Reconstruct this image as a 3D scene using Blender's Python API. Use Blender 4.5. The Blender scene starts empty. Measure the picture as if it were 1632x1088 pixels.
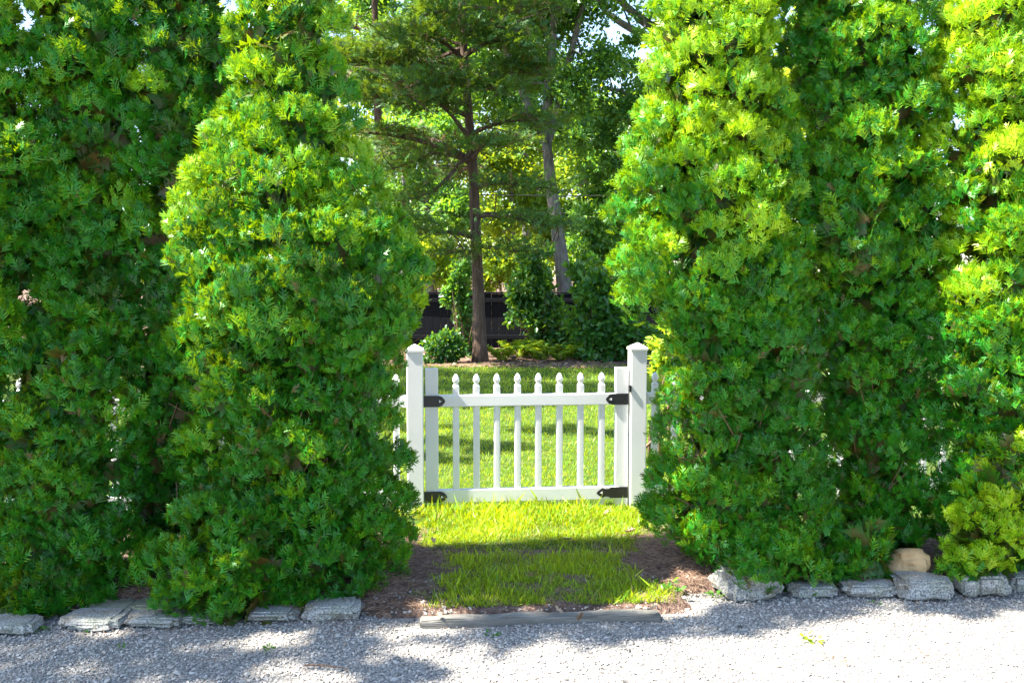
import bpy, bmesh, math
import numpy as np
from mathutils import Vector, Matrix

R = math.radians
rng = np.random.default_rng(11)
scene = bpy.context.scene
COL = scene.collection

# ------------------------------------------------------------------ camera
CAM_H, FPX, IW, IH, HOR = 1.5, 1500.0, 1632.0, 1088.0, 440.0
PITCH = math.atan((IH / 2 - HOR) / FPX)
cam_data = bpy.data.cameras.new('camera')
cam_data.sensor_width = 36.0
cam_data.lens = 36.0 * FPX / IW
cam_data.clip_start = 0.05
cam_data.clip_end = 2000
cam = bpy.data.objects.new('camera', cam_data)
COL.objects.link(cam)
cam.location = (0, 0, CAM_H)
cam.rotation_euler = (math.pi / 2 - PITCH, 0, 0)
scene.camera = cam

# ------------------------------------------------------------------ light
SUN_EL, SUN_AZ = R(53), R(11)      # azimuth: turned from straight left towards the viewer
world = bpy.data.worlds.new('World')
scene.world = world
world.use_nodes = True
wn, wl = world.node_tree.nodes, world.node_tree.links
wn.clear()
sky = wn.new('ShaderNodeTexSky')
sky.sky_type = 'NISHITA'
sky.sun_disc = False
sky.sun_elevation = SUN_EL
sky.sun_rotation = R(-90) - SUN_AZ
sky.air_density = 1.0
sky.dust_density = 0.6
bgn = wn.new('ShaderNodeBackground')
bgn.inputs[1].default_value = 0.085
wout = wn.new('ShaderNodeOutputWorld')
wl.new(sky.outputs[0], bgn.inputs[0])
wl.new(bgn.outputs[0], wout.inputs[0])

sun_data = bpy.data.lights.new('sun', 'SUN')
sun_data.energy = 5.0
sun_data.angle = R(0.6)
sun_data.color = (1.0, 0.93, 0.80)
sun = bpy.data.objects.new('sun', sun_data)
COL.objects.link(sun)
sdir = Vector((-math.cos(SUN_AZ) * math.cos(SUN_EL), -math.sin(SUN_AZ) * math.cos(SUN_EL), math.sin(SUN_EL)))
sun.location = sdir * 40
sun.rotation_euler = sdir.to_track_quat('Z', 'Y').to_euler()

vs = scene.view_settings
vs.view_transform = 'Standard'
vs.look = 'None'
vs.exposure = 2.6
vs.gamma = 1.0
vs.use_curve_mapping = False
scene.cycles.max_bounces = 9
scene.cycles.diffuse_bounces = 2
scene.cycles.glossy_bounces = 2
scene.cycles.transmission_bounces = 6
scene.cycles.transparent_max_bounces = 4
scene.cycles.use_denoising = True

# ------------------------------------------------------------------ helpers
CP, SP = math.cos(PITCH), math.sin(PITCH)


def ray(px, py):
    u, v = (px - IW / 2) / FPX, (IH / 2 - py) / FPX
    return np.array([u, CP + v * SP, -SP + v * CP])


def P(px, py, Y):
    """world point of a picture position at distance Y"""
    d = ray(px, py)
    return np.array([0, 0, CAM_H]) + d * (Y / d[1])


def G(px, py, z=0.0):
    d = ray(px, py)
    return np.array([0, 0, CAM_H]) + d * ((z - CAM_H) / d[2])


def tag(o, label=None, cat=None, group=None, kind=None):
    if label: o['label'] = label
    if cat: o['category'] = cat
    if group: o['group'] = group
    if kind: o['kind'] = kind
    return o


def empty(name, loc=(0, 0, 0)):
    o = bpy.data.objects.new(name, None)
    o.empty_display_size = 0.1
    o.location = loc
    COL.objects.link(o)
    return o


def link(name, me, mat, parent=None, world_coords=True):
    o = bpy.data.objects.new(name, me)
    COL.objects.link(o)
    if mat is not None and len(me.materials) == 0:
        me.materials.append(mat)
    if parent is not None:
        o.parent = parent
        if world_coords:
            o.location = -Vector(root_loc(parent))
    return o


def root_loc(o):
    v = Vector((0, 0, 0))
    while o is not None:
        v += o.location
        o = o.parent
    return v


def tri_mesh(name, V, F, attr=None, smooth=False):
    """fast mesh from numpy arrays; F is (n,3) or (n,4)"""
    V = np.asarray(V, np.float32).reshape(-1, 3)
    F = np.asarray(F, np.int32)
    k = F.shape[1]
    me = bpy.data.meshes.new(name)
    me.vertices.add(len(V))
    me.vertices.foreach_set('co', V.ravel())
    me.loops.add(F.size)
    me.loops.foreach_set('vertex_index', F.ravel())
    me.polygons.add(len(F))
    me.polygons.foreach_set('loop_start', np.arange(0, F.size, k, dtype=np.int32))
    me.polygons.foreach_set('loop_total', np.full(len(F), k, np.int32))
    me.polygons.foreach_set('use_smooth', np.full(len(F), smooth, bool))
    if attr is not None:
        a = me.attributes.new('v', 'FLOAT', 'POINT')
        a.data.foreach_set('value', np.asarray(attr, np.float32))
    me.update(calc_edges=True)
    me.validate()
    return me


class Acc:
    def __init__(self):
        self.V, self.F, self.A, self.n = [], [], [], 0

    def add(self, V, F, a=0.5):
        V = np.asarray(V, np.float32).reshape(-1, 3)
        F = np.asarray(F, np.int32)
        if F.shape[1] == 4:
            F = np.concatenate([F[:, [0, 1, 2]], F[:, [0, 2, 3]]])
        self.V.append(V)
        self.F.append(F + self.n)
        self.A.append(np.broadcast_to(np.asarray(a, np.float32), (len(V),)))
        self.n += len(V)

    def build(self, name, mat, parent=None, smooth=False):
        me = tri_mesh(name, np.concatenate(self.V), np.concatenate(self.F), np.concatenate(self.A), smooth)
        return link(name, me, mat, parent)


def unit(v):
    return v / np.maximum(np.linalg.norm(v, axis=-1, keepdims=True), 1e-9)


def frames(d, n):
    """rotation matrices whose columns are axis d, side, normal ~n"""
    d = unit(d)
    s = unit(np.cross(n, d))
    n2 = np.cross(d, s)
    return np.stack([d, s, n2], axis=-1)


def stamp(acc, templates, pos, M, scale, val, choice=None):
    """place template meshes (V,F,a) at pos with rotation M and scale"""
    k = len(pos)
    if choice is None:
        choice = rng.integers(0, len(templates), k)
    for t, (tv, tf, ta) in enumerate(templates):
        idx = np.nonzero(choice == t)[0]
        if len(idx) == 0:
            continue
        W = np.einsum('kij,nj->kni', M[idx], tv) * np.asarray(scale)[idx][:, None, None] + pos[idx][:, None, :]
        n = len(tv)
        F = tf[None] + (np.arange(len(idx)) * n)[:, None, None]
        a = np.clip(np.asarray(val)[idx][:, None] + ta[None], 0, 1)
        acc.add(W.reshape(-1, 3), F.reshape(-1, 3), a.ravel())


class SinNoise:
    """cheap smooth noise: a sum of sines in random directions, about -1..1"""
    def __init__(self, wl, n=14, seed=0):
        r = np.random.default_rng(seed)
        self.k = unit(r.normal(size=(n, 3))) * (2 * np.pi / (wl * r.uniform(0.6, 1.6, (n, 1))))
        self.p = r.uniform(0, 2 * np.pi, n)
        self.n = n

    def __call__(self, X):
        return np.sin(X @ self.k.T + self.p).sum(-1) / math.sqrt(self.n / 2) * 0.6


def tube(path, rad, sides=8, rough=0.0, cap=True, flute=0.0, seed=0):
    path = np.asarray(path, float)
    rad = np.broadcast_to(np.asarray(rad, float), (len(path),))
    t = unit(np.gradient(path, axis=0))
    ref = np.array([0, 1, 0.05]) if abs(t[0, 1]) < 0.8 else np.array([1, 0, 0.05])
    r = np.random.default_rng(seed)
    V = []
    ang = np.linspace(0, 2 * np.pi, sides, endpoint=False)
    fl = 1 + flute * np.sin(ang * 5 + 1) * 0.6 + flute * np.sin(ang * 9 + 2) * 0.5
    for p, tt, rr in zip(path, t, rad):
        a = unit(np.cross(tt, ref)); b = np.cross(tt, a)
        q = rr * fl * (1 + rough * r.normal(size=sides))
        V.append(p + np.outer(np.cos(ang) * q, a) + np.outer(np.sin(ang) * q, b))
    V = np.concatenate(V)
    F = []
    for i in range(len(path) - 1):
        for j in range(sides):
            k = (j + 1) % sides
            F.append((i * sides + j, i * sides + k, (i + 1) * sides + k, (i + 1) * sides + j))
    F = np.array(F)
    if cap:
        c0, c1 = len(V), len(V) + 1
        V = np.vstack([V, path[0], path[-1]])
        m = (len(path) - 1) * sides
        E = []
        for j in range(sides):
            k = (j + 1) % sides
            E.append((c0, k, j, c0)); E.append((c1, m + j, m + k, c1))
        tri = np.concatenate([F[:, [0, 1, 2]], F[:, [0, 2, 3]], np.array(E)[:, :3]])
        return V, tri
    return V, np.concatenate([F[:, [0, 1, 2]], F[:, [0, 2, 3]]])


def smooth_path(pts, n):
    pts = np.asarray(pts, float)
    t = np.concatenate([[0], np.cumsum(np.linalg.norm(np.diff(pts, axis=0), axis=1))])
    t /= t[-1]
    u = np.linspace(0, 1, n)
    out = np.stack([np.interp(u, t, pts[:, i]) for i in range(3)], -1)
    for _ in range(2):
        out[1:-1] = 0.25 * out[:-2] + 0.5 * out[1:-1] + 0.25 * out[2:]
    return out


def bm_mesh(name, bm, smooth=False):
    me = bpy.data.meshes.new(name)
    bmesh.ops.recalc_face_normals(bm, faces=bm.faces)
    bm.to_mesh(me)
    bm.free()
    if smooth:
        for p in me.polygons: p.use_smooth = True
    return me


def box_mesh(name, x0, x1, y0, y1, z0, z1, bev=0.004, seg=2):
    bm = bmesh.new()
    bmesh.ops.create_cube(bm, size=1)
    for v in bm.verts:
        v.co = (x0 + (v.co.x + 0.5) * (x1 - x0), y0 + (v.co.y + 0.5) * (y1 - y0), z0 + (v.co.z + 0.5) * (z1 - z0))
    if bev:
        bmesh.ops.bevel(bm, geom=list(bm.edges), offset=bev, segments=seg, profile=0.5, affect='EDGES')
    return bm_mesh(name, bm)


# ------------------------------------------------------------------ materials
def new_mat(name):
    m = bpy.data.materials.new(name)
    m.use_nodes = True
    nt = m.node_tree
    return m, nt.nodes, nt.links, nt.nodes['Principled BSDF'], nt.nodes['Material Output']


def ramp(nodes, stops):
    r = nodes.new('ShaderNodeValToRGB')
    el = r.color_ramp.elements
    while len(el) < len(stops):
        el.new(0.5)
    for e, (p, c) in zip(el, stops):
        e.position = p
        e.color = (*c, 1)
    return r


def leaf_mat(name, stops, trans, tfac=0.4, rough=0.5, spec=0.35):
    m, n, l, b, out = new_mat(name)
    at = n.new('ShaderNodeAttribute'); at.attribute_name = 'v'
    r = ramp(n, stops)
    l.new(at.outputs['Fac'], r.inputs[0])
    l.new(r.outputs[0], b.inputs['Base Color'])
    b.inputs['Roughness'].default_value = rough
    b.inputs['Specular IOR Level'].default_value = spec
    tr = n.new('ShaderNodeBsdfTranslucent')
    r2 = ramp(n, [(0.0, tuple(x * 0.55 for x in trans)), (0.6, trans), (1.0, tuple(x * 1.25 for x in trans))])
    l.new(at.outputs['Fac'], r2.inputs[0])
    l.new(r2.outputs[0], tr.inputs[0])
    mx = n.new('ShaderNodeMixShader')
    mx.inputs[0].default_value = tfac
    l.new(b.outputs[0], mx.inputs[1])
    l.new(tr.outputs[0], mx.inputs[2])
    l.new(mx.outputs[0], out.inputs[0])
    return m


def noise_mat(name, scale, stops, rough=0.8, bump=0.3, bscale=None, detail=6, dist=0.01, stretch=(1, 1, 1), spec=0.3):
    m, n, l, b, out = new_mat(name)
    tc = n.new('ShaderNodeTexCoord')
    mp = n.new('ShaderNodeMapping')
    mp.inputs['Scale'].default_value = stretch
    l.new(tc.outputs['Object'], mp.inputs[0])
    tx = n.new('ShaderNodeTexNoise')
    tx.inputs['Scale'].default_value = scale
    tx.inputs['Detail'].default_value = detail
    tx.inputs['Roughness'].default_value = 0.65
    l.new(mp.outputs[0], tx.inputs[0])
    r = ramp(n, stops)
    l.new(tx.outputs['Fac'], r.inputs[0])
    l.new(r.outputs[0], b.inputs['Base Color'])
    b.inputs['Roughness'].default_value = rough
    b.inputs['Specular IOR Level'].default_value = spec
    if bump:
        t2 = n.new('ShaderNodeTexNoise')
        t2.inputs['Scale'].default_value = bscale or scale * 2
        t2.inputs['Detail'].default_value = 8
        l.new(mp.outputs[0], t2.inputs[0])
        bp = n.new('ShaderNodeBump')
        bp.inputs['Strength'].default_value = bump
        bp.inputs['Distance'].default_value = dist
        l.new(t2.outputs['Fac'], bp.inputs['Height'])
        l.new(bp.outputs[0], b.inputs['Normal'])
    return m


M = {}
M['cedar'] = leaf_mat('arborvitae_leaf', [(0, (0.10, 0.055, 0.015)), (0.10, (0.05, 0.075, 0.012)), (0.22, (0.005, 0.08, 0.006)), (0.50, (0.012, 0.18, 0.006)), (0.74, (0.17, 0.37, 0.005)), (1, (0.42, 0.55, 0.010))],
                      (0.42, 0.60, 0.003), 0.24, 0.45, 0.38)
M['grass'] = leaf_mat('grass_blade', [(0, (0.26, 0.19, 0.07)), (0.12, (0.16, 0.16, 0.03)), (0.25, (0.025, 0.17, 0.010)), (1, (0.30, 0.42, 0.010))], (0.62, 0.66, 0.005), 0.34, 0.45, 0.4)
M['broad'] = leaf_mat('broad_leaf', [(0, (0.015, 0.075, 0.015)), (0.5, (0.035, 0.15, 0.025)), (1, (0.13, 0.28, 0.05))], (0.28, 0.5, 0.02), 0.4, 0.32, 0.55)
M['oak'] = leaf_mat('oak_leaf', [(0, (0.012, 0.065, 0.014)), (0.5, (0.025, 0.13, 0.02)), (1, (0.10, 0.23, 0.035))], (0.26, 0.46, 0.02), 0.42, 0.4, 0.45)
M['lime'] = leaf_mat('lime_leaf', [(0, (0.05, 0.16, 0.015)), (0.5, (0.14, 0.28, 0.02)), (1, (0.30, 0.42, 0.03))], (0.55, 0.64, 0.02), 0.45, 0.45, 0.4)
M['needle'] = leaf_mat('redcedar_needle', [(0, (0.16, 0.085, 0.035)), (0.18, (0.07, 0.06, 0.02)), (0.3, (0.012, 0.055, 0.016)), (0.7, (0.035, 0.13, 0.025)), (1, (0.13, 0.24, 0.02))], (0.24, 0.36, 0.01), 0.3, 0.55, 0.3)
M['straw'] = leaf_mat('pine_straw', [(0, (0.07, 0.04, 0.025)), (0.5, (0.22, 0.13, 0.085)), (1, (0.44, 0.32, 0.23))], (0.1, 0.05, 0.02), 0.1, 0.7, 0.2)
M['deadleaf'] = leaf_mat('dead_leaf', [(0, (0.10, 0.05, 0.02)), (0.5, (0.24, 0.14, 0.08)), (1, (0.42, 0.32, 0.22))], (0.2, 0.1, 0.03), 0.2, 0.6, 0.3)
M['stones'] = leaf_mat('gravel_stone', [(0, (0.05, 0.045, 0.042)), (0.25, (0.19, 0.18, 0.17)), (0.6, (0.33, 0.31, 0.285)), (0.88, (0.48, 0.45, 0.41)), (1, (0.33, 0.24, 0.15))], (0, 0, 0), 0.0, 0.8, 0.25)
M['vinyl'] = noise_mat('white_vinyl', 3, [(0.3, (0.66, 0.67, 0.68)), (0.7, (0.74, 0.74, 0.74))], 0.38, 0.06, 60, dist=0.002, spec=0.5)
M['hinge'] = noise_mat('black_hinge', 20, [(0.3, (0.008, 0.009, 0.012)), (0.7, (0.018, 0.019, 0.022))], 0.45, 0.15, 200, dist=0.001, spec=0.5)
M['bark_red'] = noise_mat('redcedar_bark', 4, [(0.25, (0.03, 0.021, 0.016)), (0.5, (0.085, 0.057, 0.043)), (0.75, (0.18, 0.125, 0.095))], 0.9, 0.9, 7, dist=0.03, stretch=(6, 6, 0.8), spec=0.15)
M['bark_grey'] = noise_mat('oak_bark', 4, [(0.25, (0.05, 0.047, 0.043)), (0.5, (0.12, 0.115, 0.108)), (0.75, (0.25, 0.24, 0.225))], 0.9, 0.9, 6, dist=0.03, stretch=(4, 4, 0.9), spec=0.15)
M['twig'] = noise_mat('twig_bark', 20, [(0.3, (0.07, 0.04, 0.025)), (0.7, (0.20, 0.13, 0.09))], 0.9, 0.4, 60, stretch=(3, 3, 1), spec=0.15)
def granite_mat():
    m, n, l, b, out = new_mat('granite')
    tc = n.new('ShaderNodeTexCoord')
    t1 = n.new('ShaderNodeTexNoise'); t1.inputs['Scale'].default_value = 130; t1.inputs['Detail'].default_value = 3
    t2 = n.new('ShaderNodeTexNoise'); t2.inputs['Scale'].default_value = 7; t2.inputs['Detail'].default_value = 6
    t3 = n.new('ShaderNodeTexNoise'); t3.inputs['Scale'].default_value = 24; t3.inputs['Detail'].default_value = 8
    for t in (t1, t2, t3): l.new(tc.outputs['Object'], t.inputs[0])
    r1 = ramp(n, [(0.32, (0.07, 0.07, 0.075)), (0.45, (0.25, 0.25, 0.25)), (0.58, (0.38, 0.375, 0.36)), (0.7, (0.52, 0.51, 0.49))])
    l.new(t1.outputs['Fac'], r1.inputs[0])
    r2 = ramp(n, [(0.35, (0.62, 0.56, 0.44)), (0.5, (0.9, 0.9, 0.88)), (0.65, (0.72, 0.76, 0.66))])
    l.new(t2.outputs['Fac'], r2.inputs[0])
    mx = n.new('ShaderNodeMix'); mx.data_type = 'RGBA'; mx.blend_type = 'MULTIPLY'; mx.inputs[0].default_value = 1.0
    l.new(r1.outputs[0], mx.inputs[6]); l.new(r2.outputs[0], mx.inputs[7])
    l.new(mx.outputs[2], b.inputs['Base Color'])
    bp = n.new('ShaderNodeBump'); bp.inputs['Strength'].default_value = 0.8; bp.inputs['Distance'].default_value = 0.006
    l.new(t3.outputs['Fac'], bp.inputs['Height']); l.new(bp.outputs[0], b.inputs['Normal'])
    b.inputs['Roughness'].default_value = 0.85
    return m


M['granite'] = granite_mat()
M['flag'] = noise_mat('flagstone', 12, [(0.3, (0.13, 0.13, 0.09)), (0.55, (0.22, 0.22, 0.16)), (0.75, (0.32, 0.32, 0.27))], 0.85, 0.6, 25, dist=0.006)
M['tan'] = noise_mat('tan_boulder', 9, [(0.3, (0.32, 0.21, 0.10)), (0.6, (0.42, 0.30, 0.16)), (0.8, (0.48, 0.38, 0.24))], 0.75, 0.4, 30, dist=0.004)
M['timber'] = noise_mat('weathered_timber', 6, [(0.25, (0.07, 0.067, 0.06)), (0.55, (0.18, 0.172, 0.155)), (0.8, (0.29, 0.275, 0.245))], 0.9, 0.7, 14, dist=0.008, stretch=(0.7, 9, 9), spec=0.2)
M['fence_black'] = noise_mat('black_fence_paint', 5, [(0.3, (0.003, 0.004, 0.006)), (0.7, (0.007, 0.008, 0.011))], 0.75, 0.3, 30, stretch=(6, 6, 0.6), dist=0.004, spec=0.12)
M['soil'] = noise_mat('mulch_soil', 30, [(0.3, (0.045, 0.027, 0.02)), (0.55, (0.15, 0.10, 0.078)), (0.75, (0.28, 0.20, 0.16))], 0.95, 1.0, 60, dist=0.02, spec=0.1)
M['lawn'] = noise_mat('lawn_turf', 9, [(0.3, (0.035, 0.06, 0.012)), (0.5, (0.05, 0.095, 0.014)), (0.75, (0.13, 0.13, 0.045))], 0.95, 1.0, 90, dist=0.02, spec=0.1)
M['gravel'] = noise_mat('gravel_ground', 110, [(0.3, (0.07, 0.065, 0.06)), (0.5, (0.27, 0.255, 0.24)), (0.7, (0.44, 0.42, 0.39))], 0.9, 1.0, 130, dist=0.012, spec=0.2)
M['wire'] = noise_mat('wire_rubber', 5, [(0.3, (0.01, 0.01, 0.01)), (0.7, (0.03, 0.03, 0.03))], 0.6, 0)

# ------------------------------------------------------------------ ground
und = SinNoise(2.5, seed=3)


def lawn_z(x, y):
    X = np.stack([x, y, 0 * x], -1)
    z = 0.012 * und(X)
    t = np.clip((y - 4.15) / 0.5, 0, 1)
    return z * t - 0.035 * (1 - t) ** 2


def sheet(name, xs, ys, zf, mat):
    X, Y = np.meshgrid(xs, ys)
    Z = zf(X.ravel(), Y.ravel())
    V = np.stack([X.ravel(), Y.ravel(), Z], -1)
    nx, ny = len(xs), len(ys)
    i, j = np.meshgrid(np.arange(nx - 1), np.arange(ny - 1))
    a = (j * nx + i).ravel()
    F = np.stack([a, a + 1, a + nx + 1, a + nx], -1)
    o = link(name, tri_mesh(name, V, F, smooth=True), mat)
    tag(o, kind='structure')
    return o


sheet('ground', np.linspace(-400, 400, 21), np.linspace(-200, 700, 21), lambda x, y: 0 * x - 0.16, M['soil'])
gn = SinNoise(1.2, seed=5)
sheet('gravel_drive', np.linspace(-14, 14, 141), np.concatenate([np.linspace(-8, 2.8, 20), np.linspace(3, 4.75, 30)]),
      lambda x, y: -0.055 + 0.008 * gn(np.stack([x, y, 0 * x], -1)), M['gravel'])
sheet('lawn', np.linspace(-30, 30, 241), np.concatenate([np.linspace(5.0, 8, 46), np.linspace(8.2, 15.6, 30)]), lawn_z, M['lawn'])


def tl(x):     # line of the timber edging
    return 4.185 + 0.055 * (x + 0.1)


def patch():   # turf tongue between the hedges, from the timber to the lawn
    nx_, ny_ = 56, 34
    xs = np.linspace(-0.85, 1.05, nx_)
    X = np.repeat(xs[None], ny_, 0).ravel()
    T = np.repeat(np.linspace(0, 1, ny_)[:, None], nx_, 1).ravel()
    Y = tl(X) - 0.015 + T * (5.06 - tl(X))
    wob = SinNoise(0.18, seed=31)(np.stack([X, Y, 0 * X], -1))
    front = np.clip((Y - tl(X) + 0.01) / 0.05, 0, 1)
    side = np.clip((np.minimum(X + 0.72, 0.86 - X) + 0.05 * wob) / 0.16, 0, 1)
    Z = lawn_z(X, Y) + 0.004 + 0.006 * wob
    Z = -0.09 + (Z + 0.09) * front * np.where(Y < 4.55, side, 1)
    V = np.stack([X, Y, Z], -1)
    i, j = np.meshgrid(np.arange(nx_ - 1), np.arange(ny_ - 1))
    a = (j * nx_ + i).ravel()
    o = link('path', tri_mesh('path', V, np.stack([a, a + 1, a + nx_ + 1, a + nx_], -1), smooth=True), M['soil'])
    tag(o, kind='structure')


patch()
bn = SinNoise(0.35, seed=8)


def bed_front(x):
    return np.interp(x, [-2.6, -1.0, -0.4, 0.5, 0.8, 1.0, 2.6], [4.15, 4.19, 4.20, 4.44, 4.46, 4.50, 4.56])


def bed(name, x0, x1, side):
    def zf(x, y):
        X = np.stack([x, y, 0 * x], -1)
        t = np.clip((y - bed_front(x) - 0.02) / 0.22, 0, 1)
        e = np.clip((x1 - x) / 0.35, 0, 1) if side < 0 else np.clip((x - x0) / 0.35, 0, 1)
        return -0.075 + (0.115 + 0.02 * bn(X)) * t * (0.35 + 0.65 * e) * np.clip((5.75 - y) / 0.4, 0, 1)
    sheet(name, np.linspace(x0, x1, 90), np.linspace(4.12, 5.75, 46), zf, M['soil'])


bed('planting_bed', -9, -0.30, -1)
bed('planting_bed', 0.52, 9, 1)
mn = SinNoise(1.5, seed=9)
sheet('mulch_bed', np.linspace(-30, 30, 121), np.linspace(15.2, 24, 40),
      lambda x, y: -0.06 + 0.09 * np.clip((y - 15.2 - 0.25 * mn(np.stack([x, 0 * x, 0 * x], -1))) / 0.5, 0, 1) + 0.02 * mn(np.stack([x * 3, y * 3, 0 * x], -1)), M['soil'])

# ------------------------------------------------------------------ templates
def frond_template(seed, pairs=5, w=0.052, spread=1.0, second=False):
    """a flat arborvitae spray, 1 unit long along x, spread in y: tapering fingers, one face each"""
    r = np.random.default_rng(seed)
    V, F, A = [], [], []
    curve = r.uniform(-0.05, 0.40)
    bend = r.uniform(-0.2, 0.2)

    def put(sx, sy, a2, l2, w_):
        nx, ny = -math.sin(a2) * w_, math.cos(a2) * w_
        ex, ey = sx + math.cos(a2) * l2, sy + math.sin(a2) * l2
        k = len(V)
        dz = r.uniform(-0.05, 0.05)
        for x, y, z in ((sx - nx, sy - ny, 0), (sx + nx, sy + ny, 0), (ex, ey, dz)):
            V.append((x, y + bend * x * x, z - curve * x * x - 0.35 * y * y * abs(curve)))
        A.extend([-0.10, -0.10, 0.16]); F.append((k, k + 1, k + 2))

    put(0, 0, 0, 0.55, 0.022)
    put(0.52, 0, 0, 0.46, w)
    for i in range(pairs):
        for s in (-1, 1):
            t = 0.06 + 0.72 * (i + 0.25 + 0.45 * (s > 0) + r.uniform(-0.12, 0.12)) / pairs
            L = (0.52 * (1 - t) ** 0.7 + 0.08) * r.uniform(0.8, 1.15) * spread
            ang = R(r.uniform(34, 56)) * s
            put(t, 0, ang, L, w)
            if second and L > 0.30:
                q = r.uniform(0.35, 0.5)
                put(t + math.cos(ang) * L * q, math.sin(ang) * L * q, ang * r.uniform(0.1, 0.4), L * 0.55, w * 0.9)
    return np.array(V), np.array(F), np.array(A)


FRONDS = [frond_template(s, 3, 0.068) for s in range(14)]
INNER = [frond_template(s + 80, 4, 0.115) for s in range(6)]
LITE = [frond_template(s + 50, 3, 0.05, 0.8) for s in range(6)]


def leaf_template(w, fold, seed):
    r = np.random.default_rng(seed)
    d = r.uniform(-0.15, 0.05)
    V = np.array([(0, 0, 0), (0.35, w, fold), (0.75, w * 0.8, fold + d * 0.5), (1, 0, d), (0.75, -w * 0.8, fold + d * 0.5), (0.35, -w, fold), (0.5, 0, 0)])
    F = np.array([(0, 6, 1), (6, 2, 1), (6, 3, 2), (6, 4, 3), (6, 5, 4), (0, 5, 6)])
    return V, F, np.zeros(7)


def leaf4(w, fold):
    V = np.array([(0, 0, 0), (0.5, w, fold), (1, 0, -0.06), (0.5, -w, fold)])
    return V, np.array([(0, 2, 1), (0, 3, 2)]), np.zeros(4)


LEAF = [leaf_template(0.24, 0.06, 1), leaf_template(0.28, 0.1, 2), leaf_template(0.22, 0.02, 3)]
LEAF4 = [leaf4(0.26, 0.06), leaf4(0.32, 0.1), leaf4(0.22, 0.03)]


def oak_leaf():
    xs = [0, 0.15, 0.3, 0.42, 0.55, 0.68, 0.8, 1.0]
    ws = [0.02, 0.14, 0.08, 0.26, 0.12, 0.26, 0.1, 0.0]
    V = [(x, 0, 0) for x in xs] + [(x, w, 0.05) for x, w in zip(xs, ws)] + [(x, -w, 0.05) for x, w in zip(xs, ws)]
    F = []
    for i in range(7):
        F += [(i, i + 1, 8 + i + 1), (i, 8 + i + 1, 8 + i), (i + 1, i, 16 + i), (i + 1, 16 + i, 16 + i + 1)]
    return np.array(V), np.array(F), np.zeros(24)


# ------------------------------------------------------------------ arborvitae hedge
TRI_COUNT = {}


class Lobe:
    def __init__(self, Y, rows, dratio=0.85, dens=1.0, dead=0.0, sunny=False):
        self.sunny = sunny
        self.Y, self.dens, self.dead, self.back = Y, dens, dead, 0.38
        z, cx, rx = [], [], []
        for py, a, b in rows:
            pa, pb = P(a, py, Y), P(b, py, Y)
            z.append(pa[2]); cx.append((pa[0] + pb[0]) / 2); rx.append((pb[0] - pa[0]) / 2)
        o = np.argsort(z)
        self.z = np.array(z)[o]; self.cx = np.array(cx)[o]; self.rx = np.array(rx)[o]
        self.dratio = dratio

    def at(self, z):
        return np.interp(z, self.z, self.cx), np.interp(z, self.z, self.rx)

    def area(self):
        return float(np.trapezoid(2 * np.pi * self.rx, self.z)) if hasattr(np, 'trapezoid') else float(np.trapz(2 * np.pi * self.rx, self.z))


def view_xy(C):
    return IW / 2 + FPX * C[:, 0] / C[:, 1], HOR - FPX * (C[:, 2] - CAM_H) / C[:, 1]


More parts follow.
